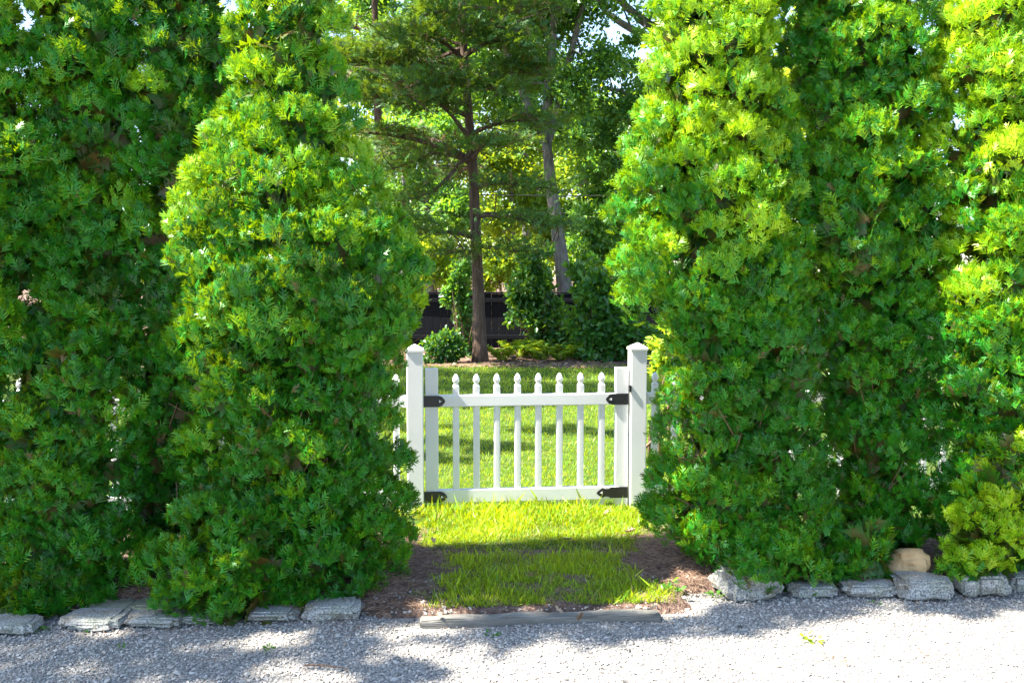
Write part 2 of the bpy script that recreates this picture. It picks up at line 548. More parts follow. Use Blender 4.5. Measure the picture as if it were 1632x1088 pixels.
def arborvitae(lobes, label, seed, sun_tint=0.0, dens=2800, size=0.064):
    """billowing tufts of flat sprays over each lobe of the crown, with older brown, shade-darkened sprays, twigs and trunk inside"""
    global rng
    rng = np.random.default_rng(seed)
    main = lobes[0]
    cx0 = float(main.at(main.z[0] + 0.2)[0])
    root = empty('arborvitae_tree', (cx0, main.Y, 0.0))
    tag(root, label, 'tree', 'arborvitae trees of the hedge')
    acc, tw = Acc(), Acc()
    n1 = SinNoise(0.5, seed=seed + 1)
    for li, lb in enumerate(lobes):
        def surface(n, lo=0.0, hi=0.0):
            z = rng.uniform(lb.z[0] + lo, lb.z[-1] - hi, n * 4)
            _, rx = lb.at(z)
            z = z[rng.uniform(0, lb.rx.max(), len(z)) < np.maximum(rx, 0.05)][:n]
            th = rng.uniform(-np.pi, np.pi, len(z))
            cx, rx = lb.at(z)
            return z, th, cx, rx

        # tuft centres, kept apart from one another
        z, th, cx, rx = surface(int(lb.area() * 210))
        hy = -np.cos(th)
        ry = rx * lb.dratio * np.where(hy > 0, lb.back, 1.0)
        rb = rng.uniform(0.055, 0.135, len(z)) * np.clip(rx / 0.30, 0.6, 1.15)
        ins = np.maximum(1 - rb * 0.75 / np.maximum(rx, 0.05), 0.15) + (0.17 * n1(np.stack([np.sin(th) * 0.6, hy * 0.6, z], -1)) + rng.uniform(-0.42, 0.12, len(z))) * 0.4 / np.maximum(rx, 0.3)
        ins = np.minimum(ins, np.maximum(1 - rb * 0.8 / np.maximum(rx, 0.05), 0.12))
        B = np.stack([cx + rx * ins * np.sin(th), lb.Y + ry * ins * hy, z], -1)
        keep = []
        for i in range(len(B)):
            if keep:
                k = np.array(keep)
                dd = np.linalg.norm((B[k] - B[i]) * [1, 1, 0.9], axis=1)
                if (dd < 1.0 * np.maximum(rb[k], rb[i])).any():
                    continue
            keep.append(i)
        keep = np.array(keep)
        if lb.dens < 0.9:      # thin, gappy part of the hedge
            keep = keep[rng.uniform(0, 1, len(keep)) < lb.dens + 0.16]
        B, rb, th = B[keep], rb[keep], th[keep]
        outw = np.stack([np.sin(th), -np.cos(th), 0 * th], -1)
        cnt = (4 * np.pi * rb ** 2 * 0.62 * dens).astype(int) + 6
        who = np.repeat(np.arange(len(B)), cnt)
        nv = unit(rng.normal(size=(len(who), 3)))
        o = outw[who]
        nv = unit(nv + o * 0.55 + [0, 0, 0.18])
        r3 = rb[who][:, None] * np.array([1.15, 1.15, 1.0]) * rng.uniform(0.72, 1.10, (len(who), 1))
        C = B[who] + nv * r3
        k = (C[:, 2] > -0.03)
        # not buried in a neighbouring tuft
        for j in range(len(B)):
            q = (C - B[j]) / (rb[j] * np.array([1.05, 1.05, 1.15]))
            k &= ~(((q * q).sum(1) < 0.42) & (who != j))
        sx_, sy_ = view_xy(C)
        out_ = (sx_ < -50) | (sx_ > IW + 50) | (sy_ < -60) | (nv[:, 1] > 0.45)
        k &= ~out_ | (rng.uniform(0, 1, len(C)) < 0.25)
        k &= (nv[:, 2] > -0.12) | (rng.uniform(0, 1, len(C)) < 0.22)     # tufts are bare underneath
        C, nv, who, o = C[k], nv[k], who[k], o[k]
        N = len(C)
        d = unit(nv * 0.55 + o * 0.15 + np.array([0, 0, 0.70]) + rng.normal(size=(N, 3)) * 0.36)
        nrm = nv * 1.0 + np.array([0, 0, 0.25]) + rng.normal(size=(N, 3)) * 0.32
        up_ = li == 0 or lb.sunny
        fade = np.clip((B[:, 2] - lb.z[0] + 0.25) / 1.3, 0.25, 1) if li == 0 else 1.0   # sunlit tint painted stronger higher up
        tv = (0.43 + sun_tint * 1.15 * fade if up_ else 0.43) + (0.09 if up_ else 0.06) * rng.normal(size=len(B)) + (0.09 if up_ else 0.05) * n1(B * 0.8)  # sun and shade put into leaf colour: upper and sunny lobes yellower
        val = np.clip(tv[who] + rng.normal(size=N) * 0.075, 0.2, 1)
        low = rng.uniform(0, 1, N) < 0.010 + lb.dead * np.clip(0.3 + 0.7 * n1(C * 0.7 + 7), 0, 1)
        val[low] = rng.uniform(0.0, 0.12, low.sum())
        sc = size * rng.uniform(0.62, 1.25, N)
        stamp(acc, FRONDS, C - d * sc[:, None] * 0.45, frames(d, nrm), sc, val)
        # older, browner sprays behind the tufts, with gap shade put into their colour
        z, th, cx, rx = surface(int(lb.area() * 290 * min(lb.dens, 1.0) ** 1.5), 0.05, 0.06)
        n_ = len(z); q = rng.uniform(0.15, 0.64, n_)
        hy = -np.cos(th)
        C2 = np.stack([cx + rx * q * np.sin(th), lb.Y + rx * lb.dratio * np.where(hy > 0, lb.back, 1.0) * q * hy, z], -1)
        o2 = np.stack([np.sin(th), hy, 0 * th], -1)
        d2 = unit(rng.normal(size=(n_, 3)) * 0.7 + o2 * 0.3 + [0, 0, 0.5])
        old_dark = np.where(rng.uniform(0, 1, n_) < 0.30 + 2 * lb.dead, rng.uniform(0.0, 0.12, n_), rng.uniform(0.13, 0.22, n_))
        stamp(acc, INNER, C2 - d2 * 0.07, frames(d2, o2 + rng.normal(size=(n_, 3)) * 0.35), rng.uniform(0.14, 0.23, n_), old_dark)
        # twigs that carry the tufts
        for i in range(len(B)):
            c = B[i] + outw[i] * rb[i] * 0.6
            for _ in range(2 if lb.dead > 0.04 else 0):
                e = c + rng.normal(size=3) * rb[i] * 0.5
                ax = np.array([cx0 * 0.3 + 0.7 * float(lb.at(e[2])[0]), lb.Y, max(e[2] - rng.uniform(0.1, 0.35), 0.02)])
                mid = (ax + e) / 2 + rng.normal(size=3) * 0.03 - np.array([0, 0, 0.03])
                V, F = tube([ax + (mid - ax) * 0.15, mid, e], [0.005, 0.0035, 0.0016], 3, cap=False)
                tw.add(V, F)
    zt = max(lb.z[-1] for lb in lobes) - 0.15
    pth = smooth_path([(cx0, main.Y, -0.12), (cx0 + 0.02, main.Y, 0.5), (float(main.at(zt)[0]), main.Y, zt)], 10)
    V, F = tube(pth, np.linspace(0.06, 0.012, 10), 9, 0.05)
    a2 = Acc(); a2.add(V, F)
    a2.build('trunk', M['bark_red'], root, True)
    if tw.V:
        tag(tw.build('branches', M['twig'], root), kind='stuff')
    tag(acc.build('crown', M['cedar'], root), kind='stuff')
    TRI_COUNT[label] = sum(len(f) for f in acc.F)
    return root


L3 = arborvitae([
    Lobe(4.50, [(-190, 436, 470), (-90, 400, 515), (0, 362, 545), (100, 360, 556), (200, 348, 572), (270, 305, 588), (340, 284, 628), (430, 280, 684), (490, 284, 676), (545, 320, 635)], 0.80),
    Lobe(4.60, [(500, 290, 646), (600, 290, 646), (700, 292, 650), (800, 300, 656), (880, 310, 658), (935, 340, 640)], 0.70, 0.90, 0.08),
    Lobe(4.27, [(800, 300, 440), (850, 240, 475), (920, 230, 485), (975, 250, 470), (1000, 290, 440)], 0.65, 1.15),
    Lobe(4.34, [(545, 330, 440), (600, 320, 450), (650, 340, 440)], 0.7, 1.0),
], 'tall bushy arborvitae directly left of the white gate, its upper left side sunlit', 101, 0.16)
L2 = arborvitae([
    Lobe(4.70, [(-330, 270, 320), (-150, 235, 360), (0, 205, 390), (300, 195, 400), (500, 195, 400), (590, 200, 380)], 0.75, 0.8),
    Lobe(4.66, [(560, 215, 340), (620, 200, 350), (750, 190, 350), (860, 200, 340), (930, 220, 330)], 0.7, 0.75, 0.05),
], 'shaded arborvitae set back left of the bushy tree by the gate', 102)
L1 = arborvitae([
    Lobe(4.66, [(-340, 100, 160), (-150, 70, 210), (0, 45, 245), (300, 40, 250), (480, 40, 245), (600, 30, 230)], 0.8, 0.85),
    Lobe(4.46, [(540, 40, 170), (620, 0, 215), (750, -20, 225), (880, -20, 240), (985, -10, 200), (1000, 10, 120)], 0.75, 1.0, 0.02),
    Lobe(4.24, [(900, 20, 110), (950, 0, 115), (990, 20, 100), (1008, 40, 85)], 0.7, 1.0),
], 'dark arborvitae standing above the stacked flagstones', 103)
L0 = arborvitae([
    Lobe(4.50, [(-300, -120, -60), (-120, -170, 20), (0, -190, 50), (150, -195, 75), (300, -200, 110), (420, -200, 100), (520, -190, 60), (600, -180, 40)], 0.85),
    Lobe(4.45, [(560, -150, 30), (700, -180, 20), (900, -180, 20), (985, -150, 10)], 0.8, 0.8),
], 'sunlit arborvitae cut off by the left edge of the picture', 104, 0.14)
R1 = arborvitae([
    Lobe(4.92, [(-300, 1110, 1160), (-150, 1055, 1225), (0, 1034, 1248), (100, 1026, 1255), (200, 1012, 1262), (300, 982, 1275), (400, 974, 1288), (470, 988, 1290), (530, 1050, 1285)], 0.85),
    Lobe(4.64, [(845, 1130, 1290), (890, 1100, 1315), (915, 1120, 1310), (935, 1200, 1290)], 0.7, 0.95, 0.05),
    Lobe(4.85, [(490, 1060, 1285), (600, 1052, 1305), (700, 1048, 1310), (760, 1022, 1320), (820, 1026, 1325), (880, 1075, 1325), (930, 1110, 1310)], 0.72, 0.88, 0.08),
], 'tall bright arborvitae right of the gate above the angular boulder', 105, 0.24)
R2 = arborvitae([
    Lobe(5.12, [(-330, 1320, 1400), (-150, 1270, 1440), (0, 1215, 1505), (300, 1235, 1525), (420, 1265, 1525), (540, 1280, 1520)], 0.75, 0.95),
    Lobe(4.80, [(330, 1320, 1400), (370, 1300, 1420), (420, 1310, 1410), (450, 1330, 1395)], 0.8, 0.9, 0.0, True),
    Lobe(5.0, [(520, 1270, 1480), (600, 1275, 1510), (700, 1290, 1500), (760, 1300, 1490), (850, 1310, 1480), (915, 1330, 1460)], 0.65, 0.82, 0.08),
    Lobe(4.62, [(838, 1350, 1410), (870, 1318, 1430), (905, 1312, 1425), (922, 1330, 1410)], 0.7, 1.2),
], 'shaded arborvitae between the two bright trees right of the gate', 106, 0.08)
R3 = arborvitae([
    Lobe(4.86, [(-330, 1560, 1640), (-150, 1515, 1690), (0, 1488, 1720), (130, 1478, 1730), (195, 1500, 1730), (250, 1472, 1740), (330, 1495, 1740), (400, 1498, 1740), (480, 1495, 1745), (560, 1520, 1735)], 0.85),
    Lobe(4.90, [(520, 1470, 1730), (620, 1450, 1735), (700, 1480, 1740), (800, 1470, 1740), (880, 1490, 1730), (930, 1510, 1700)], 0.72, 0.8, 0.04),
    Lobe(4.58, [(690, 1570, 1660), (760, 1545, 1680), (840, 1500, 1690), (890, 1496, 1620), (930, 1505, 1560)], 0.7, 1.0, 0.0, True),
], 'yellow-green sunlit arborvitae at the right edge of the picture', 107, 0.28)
print('hedge tris', sum(TRI_COUNT.values()))


def copy_tree(o, dx, dy, rz, label):
    c = o.copy(); COL.objects.link(c)
    c.location = (o.location.x + dx, o.location.y + dy, 0)
    c.rotation_euler.z = rz
    c['label'] = label
    for ch in o.children:
        k = ch.copy(); COL.objects.link(k); k.parent = c
    return c


copy_tree(R2, 2.05, -0.1, 0.5, 'arborvitae continuing the hedge beyond the right edge of the picture')
copy_tree(L1, -3.1, 0.25, 0.6, 'arborvitae continuing the hedge beyond the left edge of the picture')

# ------------------------------------------------------------------ fence and gate
PLX, PRX = P(661, 560, 5.93), P(1016, 560, 6.07)
ax_u = unit(PRX[:2] - PLX[:2])
YAW = math.atan2(ax_u[1], ax_u[0])
POST_TOP = float((P(661, 556, 6.10)[2] + P(1016, 556, 5.90)[2]) / 2)
LO = np.array([PLX[0], PLX[1]])          # fence frame origin: centre of the left gate post
SPAN = float(np.linalg.norm(PRX[:2] - PLX[:2]))


def fence_empty(name, u, w=0.0):
    p = LO + ax_u * u + np.array([-ax_u[1], ax_u[0]]) * w
    o = empty(name, (p[0], p[1], 0))
    o.rotation_euler.z = YAW
    return o


def lpart(name, me, mat, parent):
    o = bpy.data.objects.new(name, me)
    COL.objects.link(o)
    if len(me.materials) == 0:
        me.materials.append(mat)
    o.parent = parent
    return o


PW = 0.052
shaft_me = box_mesh('post_shaft', -PW, PW, -PW, PW, -0.2, POST_TOP, 0.006, 3)
bm = bmesh.new()
c = PW + 0.006
vv = [bm.verts.new(p) for p in [(-c, -c, 0), (c, -c, 0), (c, c, 0), (-c, c, 0), (-c, -c, 0.018), (c, -c, 0.018), (c, c, 0.018), (-c, c, 0.018), (0, 0, 0.05)]]
for f in [(3, 2, 1, 0), (0, 1, 5, 4), (1, 2, 6, 5), (2, 3, 7, 6), (3, 0, 4, 7), (4, 5, 8), (5, 6, 8), (6, 7, 8), (7, 4, 8)]:
    bm.faces.new([vv[i] for i in f])
bmesh.ops.bevel(bm, geom=list(bm.edges), offset=0.0025, segments=2, affect='EDGES')
for v in bm.verts:
    v.co.z += POST_TOP - 0.012
cap_me = bm_mesh('post_cap', bm)


def post(u, label):
    o = fence_empty('gate_post' if 'gate' in label else 'fence_post', u)
    tag(o, label, 'post', 'white posts of the picket fence')
    lpart('shaft', shaft_me, M['vinyl'], o)
    lpart('cap', cap_me, M['vinyl'], o)
    return o


post(0, 'white vinyl post with pyramid cap on the hinge side, left end of the gate')
post(SPAN, 'white vinyl post with pyramid cap on the right end of the gate')


def picket_mesh(z0, z1):
    """square picket with a turned acorn head"""
    h = 0.0205
    prof = [(z0, h), (z1 - 0.078, h), (z1 - 0.072, h * 0.9), (z1 - 0.066, h * 0.62), (z1 - 0.060, h * 0.62), (z1 - 0.052, h * 0.92), (z1 - 0.042, h * 1.06), (z1 - 0.030, h * 1.0), (z1 - 0.014, h * 0.70), (z1 - 0.004, h * 0.36), (z1, h * 0.08)]
    n = 16
    ang = np.linspace(0, 2 * np.pi, n, endpoint=False) + np.pi / n
    V = []
    for i, (z, r) in enumerate(prof):
        e = 0.93 if i < 2 else 0.45
        ca, sa = np.cos(ang), np.sin(ang)
        sq = 1 / np.maximum(np.abs(ca), np.abs(sa))
        q = r * (1 + (np.minimum(sq, 1.34) - 1) * e)
        V.append(np.stack([q * ca, q * sa, np.full(n, z)], -1))
    V = np.concatenate(V)
    F = []
    for i in range(len(prof) - 1):
        for j in range(n):
            k = (j + 1) % n
            F.append((i * n + j, i * n + k, (i + 1) * n + k, (i + 1) * n + j))
    return tri_mesh('picket', V, np.array(F))


gate = fence_empty('picket_gate', SPAN / 2)
tag(gate, 'low white vinyl picket gate with eight acorn-topped pickets and black hinges', 'gate')


def gz(px, py, Y):
    return float(P(px, py, Y)[2])


Z_TR = (gz(830, 646.5, 5.98), gz(830, 628, 5.98))
Z_BR = (gz(830, 798.5, 5.98), gz(830, 777.5, 5.98))
Z_PT, Z_PB = gz(830, 594.5, 6.0), 0.015
Z_ST = gz(690, 584, 6.05), gz(993, 588.5, 5.92)
half = SPAN / 2
su = [-half + PW + 0.012, -half + PW + 0.012 + 0.082]
tu = [half - PW - 0.010 - 0.083, half - PW - 0.010]
lpart('stile', box_mesh('stile', su[0], su[1], -0.020, 0.030, 0.045, Z_ST[0], 0.004), M['vinyl'], gate)
st = lpart('stile', box_mesh('stile', -0.0415, 0.0415, -0.022, 0.028, 0.005, Z_ST[1], 0.004), M['vinyl'], gate)
st.location = ((tu[0] + tu[1]) / 2, 0, 0)
for zz in (Z_TR, Z_BR):
    lpart('rail', box_mesh('rail', su[1] - 0.03, tu[0] + 0.03, -0.0235, 0.0265, zz[0], zz[1], 0.006, 3), M['vinyl'], gate)
pk_me = picket_mesh(Z_PB, Z_PT)
gxy = LO + ax_u * half
for px in (727, 759.5, 792, 825, 858, 891.5, 925, 958.5):
    # find distance along the gate for this picture column
    k = (px - IW / 2) / FPX / ray(px, 700)[1]
    s = (k * gxy[1] - gxy[0]) / (ax_u[0] - k * ax_u[1])
    o = lpart('picket', pk_me, M['vinyl'], gate)
    o.location = (s, 0.004, 0)


def strap_mesh(x0, x1, zc, hh, direction, wavy=False):
    """flat black strap ending in a spade point; direction +1 points to +x"""
    L = abs(x1 - x0)
    pts = [(0, hh), (L * 0.55, hh)]
    if wavy:
        pts += [(L * 0.62, hh * 0.72), (L * 0.72, hh * 0.68), (L * 0.82, hh * 0.92)]
    else:
        pts += [(L * 0.72, hh), (L * 0.85, hh * 0.82)]
    pts += [(L * 0.94, hh * 0.42), (L, 0)]
    prof = pts + [(x, -z) for x, z in reversed(pts[:-1])]
    bm = bmesh.new()
    base = x0 if direction > 0 else x1
    vs_ = [bm.verts.new((base + direction * x, 0, zc + z)) for x, z in prof]
    f = bm.faces.new(vs_)
    e = bmesh.ops.extrude_face_region(bm, geom=[f])
    for v in e['geom']:
        if isinstance(v, bmesh.types.BMVert): v.co.y -= 0.0045
    bmesh.ops.bevel(bm, geom=list(bm.edges), offset=0.0012, segments=1, affect='EDGES')
    for v in bm.verts: v.co.y -= 0.0262
    return bm_mesh('hinge', bm)


tri_bm = bmesh.new()
tv = [tri_bm.verts.new(p) for p in [(-0.006, 0, -0.009), (0.010, 0, 0), (-0.006, 0, 0.009)]]
f = tri_bm.faces.new(tv)
e = bmesh.ops.extrude_face_region(tri_bm, geom=[f])
for v in e['geom']:
    if isinstance(v, bmesh.types.BMVert): v.co.y -= 0.002
tri_me = bm_mesh('cutout', tri_bm)
cyl = bmesh.new()
bmesh.ops.create_cone(cyl, cap_ends=True, segments=10, radius1=0.004, radius2=0.003, depth=0.003, matrix=Matrix.Rotation(math.pi / 2, 4, 'X'))
screw_me = bm_mesh('screw', cyl)
for x0, x1, zz, dr, wv in ((su[0] - 0.024, su[1] + 0.045, Z_TR, 1, False), (su[0] - 0.02, su[1] + 0.055, Z_BR, 1, False),
                           (tu[0] - 0.068, tu[1], Z_TR, -1, False), (tu[0] - 0.125, tu[1], Z_BR, -1, True)):
    zc = (zz[0] + zz[1]) / 2 + (0.004 if wv else 0)
    hg = lpart('hinge', strap_mesh(x0, x1, zc, 0.036, dr, wv), M['hinge'], gate)
    tip = x1 - 0.034 if dr > 0 else x0 + 0.036
    t = lpart('cutout', tri_me, M['vinyl'], hg)
    t.location = (tip, -0.0306, zc)
    if dr < 0: t.rotation_euler.y = R(-65)
    b0 = x0 if dr > 0 else x1
    for sz in (-1, 1):
        s_ = lpart('screw', screw_me, M['hinge'], hg)
        s_.location = (b0 + dr * 0.03, -0.032, zc + sz * 0.022)
    # knuckle and leaf on the post side
    if dr > 0:
        V, F = tube([(x0 + 0.002, -0.034, zc - 0.046), (x0 + 0.002, -0.034, zc + 0.046)], 0.009, 10)
        lpart('hinge_pin', tri_mesh('hinge_pin', V, F), M['hinge'], hg)
lt = lpart('latch', box_mesh('latch', tu[1] - 0.004, tu[1] + 0.012, -0.060, -0.030, Z_TR[1] + 0.01, Z_TR[1] + 0.055, 0.003), M['hinge'], gate)


def fence_panel(u0, u1, label):
    o = fence_empty('picket_fence_panel', (u0 + u1) / 2)
    tag(o, label, 'fence', 'white picket fence beside the gate')
    h2 = (u1 - u0) / 2 - PW
    for zz in (Z_TR, Z_BR):
        lpart('rail', box_mesh('rail', -h2, h2, -0.0235, 0.0265, zz[0], zz[1], 0.006, 2), M['vinyl'], o)
    n = int((2 * h2) / 0.132)
    for i in range(n):
        p = lpart('picket', pk_me, M['vinyl'], o)
        p.location = (-h2 + (2 * h2) * (i + 0.5) / n, 0.004, 0)


RU = SPAN + 1.43
fence_panel(SPAN, RU, 'white picket fence panel right of the gate, mostly behind the hedge')
fence_panel(RU, RU + 1.75, 'white picket fence panel behind the hedge near the right edge')
post(RU, 'white vinyl fence post glimpsed through the hedge right of the boulder')
post(RU + 1.75, 'white vinyl fence post behind the hedge beyond the right edge')
fence_panel(-1.45, 0, 'white picket fence panel left of the gate, glimpsed through the bushy tree')
fence_panel(-3.2, -1.45, 'white picket fence panel behind the dark hedge near the left edge')
post(-1.45, 'white vinyl fence post glimpsed through the bushy hedge tree left of the gate')
post(-3.2, 'white vinyl fence post behind the dark hedge near the left edge')

# ------------------------------------------------------------------ edging stones and timber
def stone_mesh(name, sx, sy, sz, seed, rough=0.10, cuts=5, round_=0.25, shear=0.0, fine=0.35):
    r = np.random.default_rng(seed)
    bm = bmesh.new()
    bmesh.ops.create_cube(bm, size=1)
    bmesh.ops.bevel(bm, geom=list(bm.edges), offset=0.10 * (1 + round_), segments=2, affect='EDGES')
    bmesh.ops.subdivide_edges(bm, edges=list(bm.edges), cuts=cuts, use_grid_fill=True)
    co = np.array([v.co[:] for v in bm.verts])
    if round_ > 0:
        sph = unit(co) * 0.56
        co = co * (1 - round_) + sph * round_
    n1, n2, n3 = SinNoise(0.9, seed=seed), SinNoise(0.35, seed=seed + 1), SinNoise(0.13, seed=seed + 2)
    nn = unit(co)
    co = co + nn * (rough * (0.7 * n1(co) + fine * 0.6 * n2(co) + fine * 0.12 * n3(co)))[:, None]
    co[:, 2] += shear * co[:, 0]
    # quarry-chipped: the corners drop by uneven amounts
    cor = r.uniform(-0.5, 0.5, (6, 3)) * np.array([1, 1, 1.0])
    for q in cor:
        d = np.linalg.norm(co - unit(q) * 0.75, axis=1)
        co -= (nn * np.clip(0.32 - d, 0, 1)[:, None]) * 0.5
    co *= np.array([sx, sy, sz])
    for v, c_ in zip(bm.verts, co):
        v.co = c_
    bmesh.ops.triangulate(bm, faces=bm.faces)
    return bm_mesh(name, bm)


def stone(px0, px1, py0, py1, depth, mat, label, seed, name='granite_block', base=-0.06, cat='stone', group='granite edging stones along the gravel', rz=0.0, Y=None, **kw):
    pm = (px0 + px1) / 2
    if Y is None:
        g = G(pm, py1, base + 0.01); Y = g[1]
    a, b = P(px0, py1, Y), P(px1, py1, Y)
    zt = P(pm, py0 + 3, Y + depth * 0.3)[2]
    zb = a[2]
    o = link(name, stone_mesh(name, (b[0] - a[0]), depth, (zt - zb) * 1.04, seed, **kw), M[mat])
    o.location = ((a[0] + b[0]) / 2, Y + depth / 2, (zt + zb) / 2)
    o.rotation_euler.z = rz
    tag(o, label, cat, group)
    return o


stone(-30, 48, 986, 1012, 0.16, 'granite', 'grey granite block at the left end of the edging', 1)
stone(88, 187, 979, 1005, 0.18, 'granite', 'pale granite block under the olive flagstone', 2)
stone(192, 283, 977, 1001, 0.18, 'granite', 'rough granite block right of the first, under the darker flagstone', 3)
stone(286, 348, 976, 996, 0.16, 'granite', 'small granite block half hidden by the low hedge foliage', 4)
stone(392, 470, 968, 992, 0.16, 'granite', 'granite block in shade beneath the low bush', 5)
stone(481, 569, 959, 991, 0.17, 'granite', 'square-cut granite block at the right end of the left edging', 6, round_=0.1)
stone(-20, 38, 966, 986, 0.22, 'flag', 'dark mossy flagstone at the left edge, lying on the edging', 7, 'flagstone', group='flagstones on the edging', Y=4.17, rough=0.05)
stone(132, 206, 961, 979.5, 0.20, 'flag', 'olive flagstone lying on the pale granite block', 8, 'flagstone', group='flagstones on the edging', Y=4.17, rough=0.05)
stone(204, 276, 957, 977.5, 0.20, 'flag', 'grey-green flagstone with a sloping end beside the olive one', 9, 'flagstone', group='flagstones on the edging', Y=4.18, rough=0.07, shear=-0.12)
stone(1152, 1246, 906, 960, 0.26, 'granite', 'large angular pale boulder tilted at the hedge corner', 10, 'boulder', rough=0.16, shear=0.20, rz=0.15, fine=0.2)
stone(1262, 1341, 929, 955, 0.16, 'granite', 'low granite block right of the angular boulder', 11)
stone(1348, 1436, 926, 954, 0.17, 'granite', 'granite block left of the one under the tan boulder', 12)
stone(1435, 1526, 919, 957, 0.18, 'granite', 'long clean granite block below the round tan boulder', 13, round_=0.12)
stone(1534, 1564, 916, 952, 0.16, 'granite', 'mossy granite block half under the drooping foliage', 15)
stone(1558, 1613, 912, 953, 0.17, 'granite', 'brownish granite block near the right edge', 16)
stone(1613, 1670, 912, 944, 0.17, 'granite', 'granite block cut off by the right edge of the picture', 17)
stone(1430, 1481, 878, 930, 0.17, 'tan', 'smooth rounded tan boulder resting behind the granite blocks', 18, 'boulder', Y=4.57, round_=0.55, rough=0.15, fine=0.25, cat='stone')

# timber edging
tA, tB = G(668, 1003, -0.055), G(1052, 990, -0.055)
tA = np.array([P(668, 1003, tA[1])[0], tA[1], 0]); tB = np.array([P(1052, 990, tB[1])[0], tB[1], 0])
tl_len = float(np.linalg.norm((tB - tA)[:2]))
bm = bmesh.new()
bmesh.ops.create_cube(bm, size=1)
for v in bm.verts:
    v.co = (v.co.x * tl_len, v.co.y * 0.075, v.co.z * 0.075)
bmesh.ops.bevel(bm, geom=list(bm.edges), offset=0.006, segments=2, affect='EDGES')
bmesh.ops.subdivide_edges(bm, edges=[e for e in bm.edges if abs(e.verts[0].co.x - e.verts[1].co.x) > 0.5], cuts=40)
tn = SinNoise(0.25, seed=77); tn2 = SinNoise(0.06, seed=78)
for v in bm.verts:
    q = np.array(v.co[:])
    v.co.z += 0.005 * float(tn(q)) + 0.002 * float(tn2(q))
    v.co.y += 0.004 * float(tn(q + 5))
tim = link('edging_timber', bm_mesh('edging_timber', bm), M['timber'])
tim.location = ((tA[0] + tB[0]) / 2, (tA[1] + tB[1]) / 2 + 0.03, -0.050)
tim.rotation_euler.z = math.atan2(tB[1] - tA[1], tB[0] - tA[0])
tag(tim, 'weathered grey timber edging between the gravel and the grass', 'timber')

# ------------------------------------------------------------------ gravel
rng = np.random.default_rng(41)
def pebble(seed):
    r = np.random.default_rng(seed)
    V = np.array([(1, 0, 0), (-1, 0, 0), (0, 1, 0), (0, -1, 0), (0, 0, 1), (0, 0, -1)], float)
    V = unit(V + r.uniform(-0.5, 0.5, V.shape)) * np.array([1.1, r.uniform(0.7, 1.05), r.uniform(0.5, 0.8)])
    F = np.array([(0, 2, 4), (2, 1, 4), (1, 3, 4), (3, 0, 4), (2, 0, 5), (1, 2, 5), (3, 1, 5), (0, 3, 5)])
    return V, F, np.zeros(6)


PEB = [pebble(i) for i in range(10)]
N = 48000
x = rng.uniform(-2.5, 2.5, N); y = rng.uniform(3.45, 4.62, N)
edge = np.where((x > -0.55) & (x < 0.68), tl(x) - 0.03, bed_front(x) + 0.04)
stray = (rng.uniform(0, 1, N) < 0.10) & (np.abs(x - 0.15) > 0.42) & (np.abs(x - 0.1) < 1.0) & (y < 4.62)
keep = stray | (y < edge + np.abs(rng.normal(0, 0.045, N)) * (rng.uniform(0, 1, N) < 0.45))
x, y, edge = x[keep], y[keep], edge[keep]; N = len(x)
pos = np.stack([x, y, -0.055 + 0.008 * gn(np.stack([x, y, 0 * x], -1)) + rng.uniform(-0.001, 0.005, N)], -1)
ontop = y > edge + 0.02
pos[ontop, 2] = lawn_z(x[ontop], y[ontop]) + 0.012
acc = Acc()
gv = SinNoise(0.5, seed=44)(pos) * 0.06
near_edge = np.clip((y - edge + 0.14) / 0.14, 0, 1)  # pebbles darker towards the bed and timber edge
stamp(acc, PEB, pos, frames(rng.normal(size=(N, 3)) * [1, 1, 0.25], rng.normal(size=(N, 3)) * 0.3 + [0, 0, 1]), 0.0053 * rng.lognormal(0, 0.38, N), np.clip(rng.beta(4.2, 2.6, N) + gv - 0.25 * near_edge, 0, 1))
g_ = acc.build('gravel', M['stones'])
tag(g_, 'loose pale grey gravel covering the drive', 'gravel', kind='stuff')

# ------------------------------------------------------------------ grass
def blade(seed):
    r = np.random.default_rng(seed)
    b = r.uniform(0.1, 0.55)
    w = 0.045
    V = np.array([(0, -w, 0), (0, w, 0), (0.1 * b, -w * 0.9, 0.45), (0.1 * b, w * 0.9, 0.45), (b * 0.7, 0, 1 - 0.25 * b)])
    F = np.array([(0, 1, 3), (0, 3, 2), (2, 3, 4)])
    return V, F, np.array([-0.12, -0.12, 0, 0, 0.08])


BL = [blade(i) for i in range(10)]


def grass(name, label, x, y, z, h, val, wide=1.0):
    n = len(x)
    a = rng.uniform(0, 2 * np.pi, n)
    up = unit(np.stack([rng.normal(0, 0.5, n), rng.normal(0, 0.5, n), np.ones(n)], -1))
    f = np.stack([np.cos(a), np.sin(a), 0 * a], -1)
    s = unit(np.cross(up, f)); f = np.cross(s, up)
    Mx = np.stack([f, s * wide, up], -1)
    acc = Acc()
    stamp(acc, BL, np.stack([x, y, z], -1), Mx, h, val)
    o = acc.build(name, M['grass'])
    tag(o, label, 'grass', kind='stuff')
    return o


rng = np.random.default_rng(55)
tn_ = SinNoise(0.4, seed=61); tnb = SinNoise(0.16, seed=62)


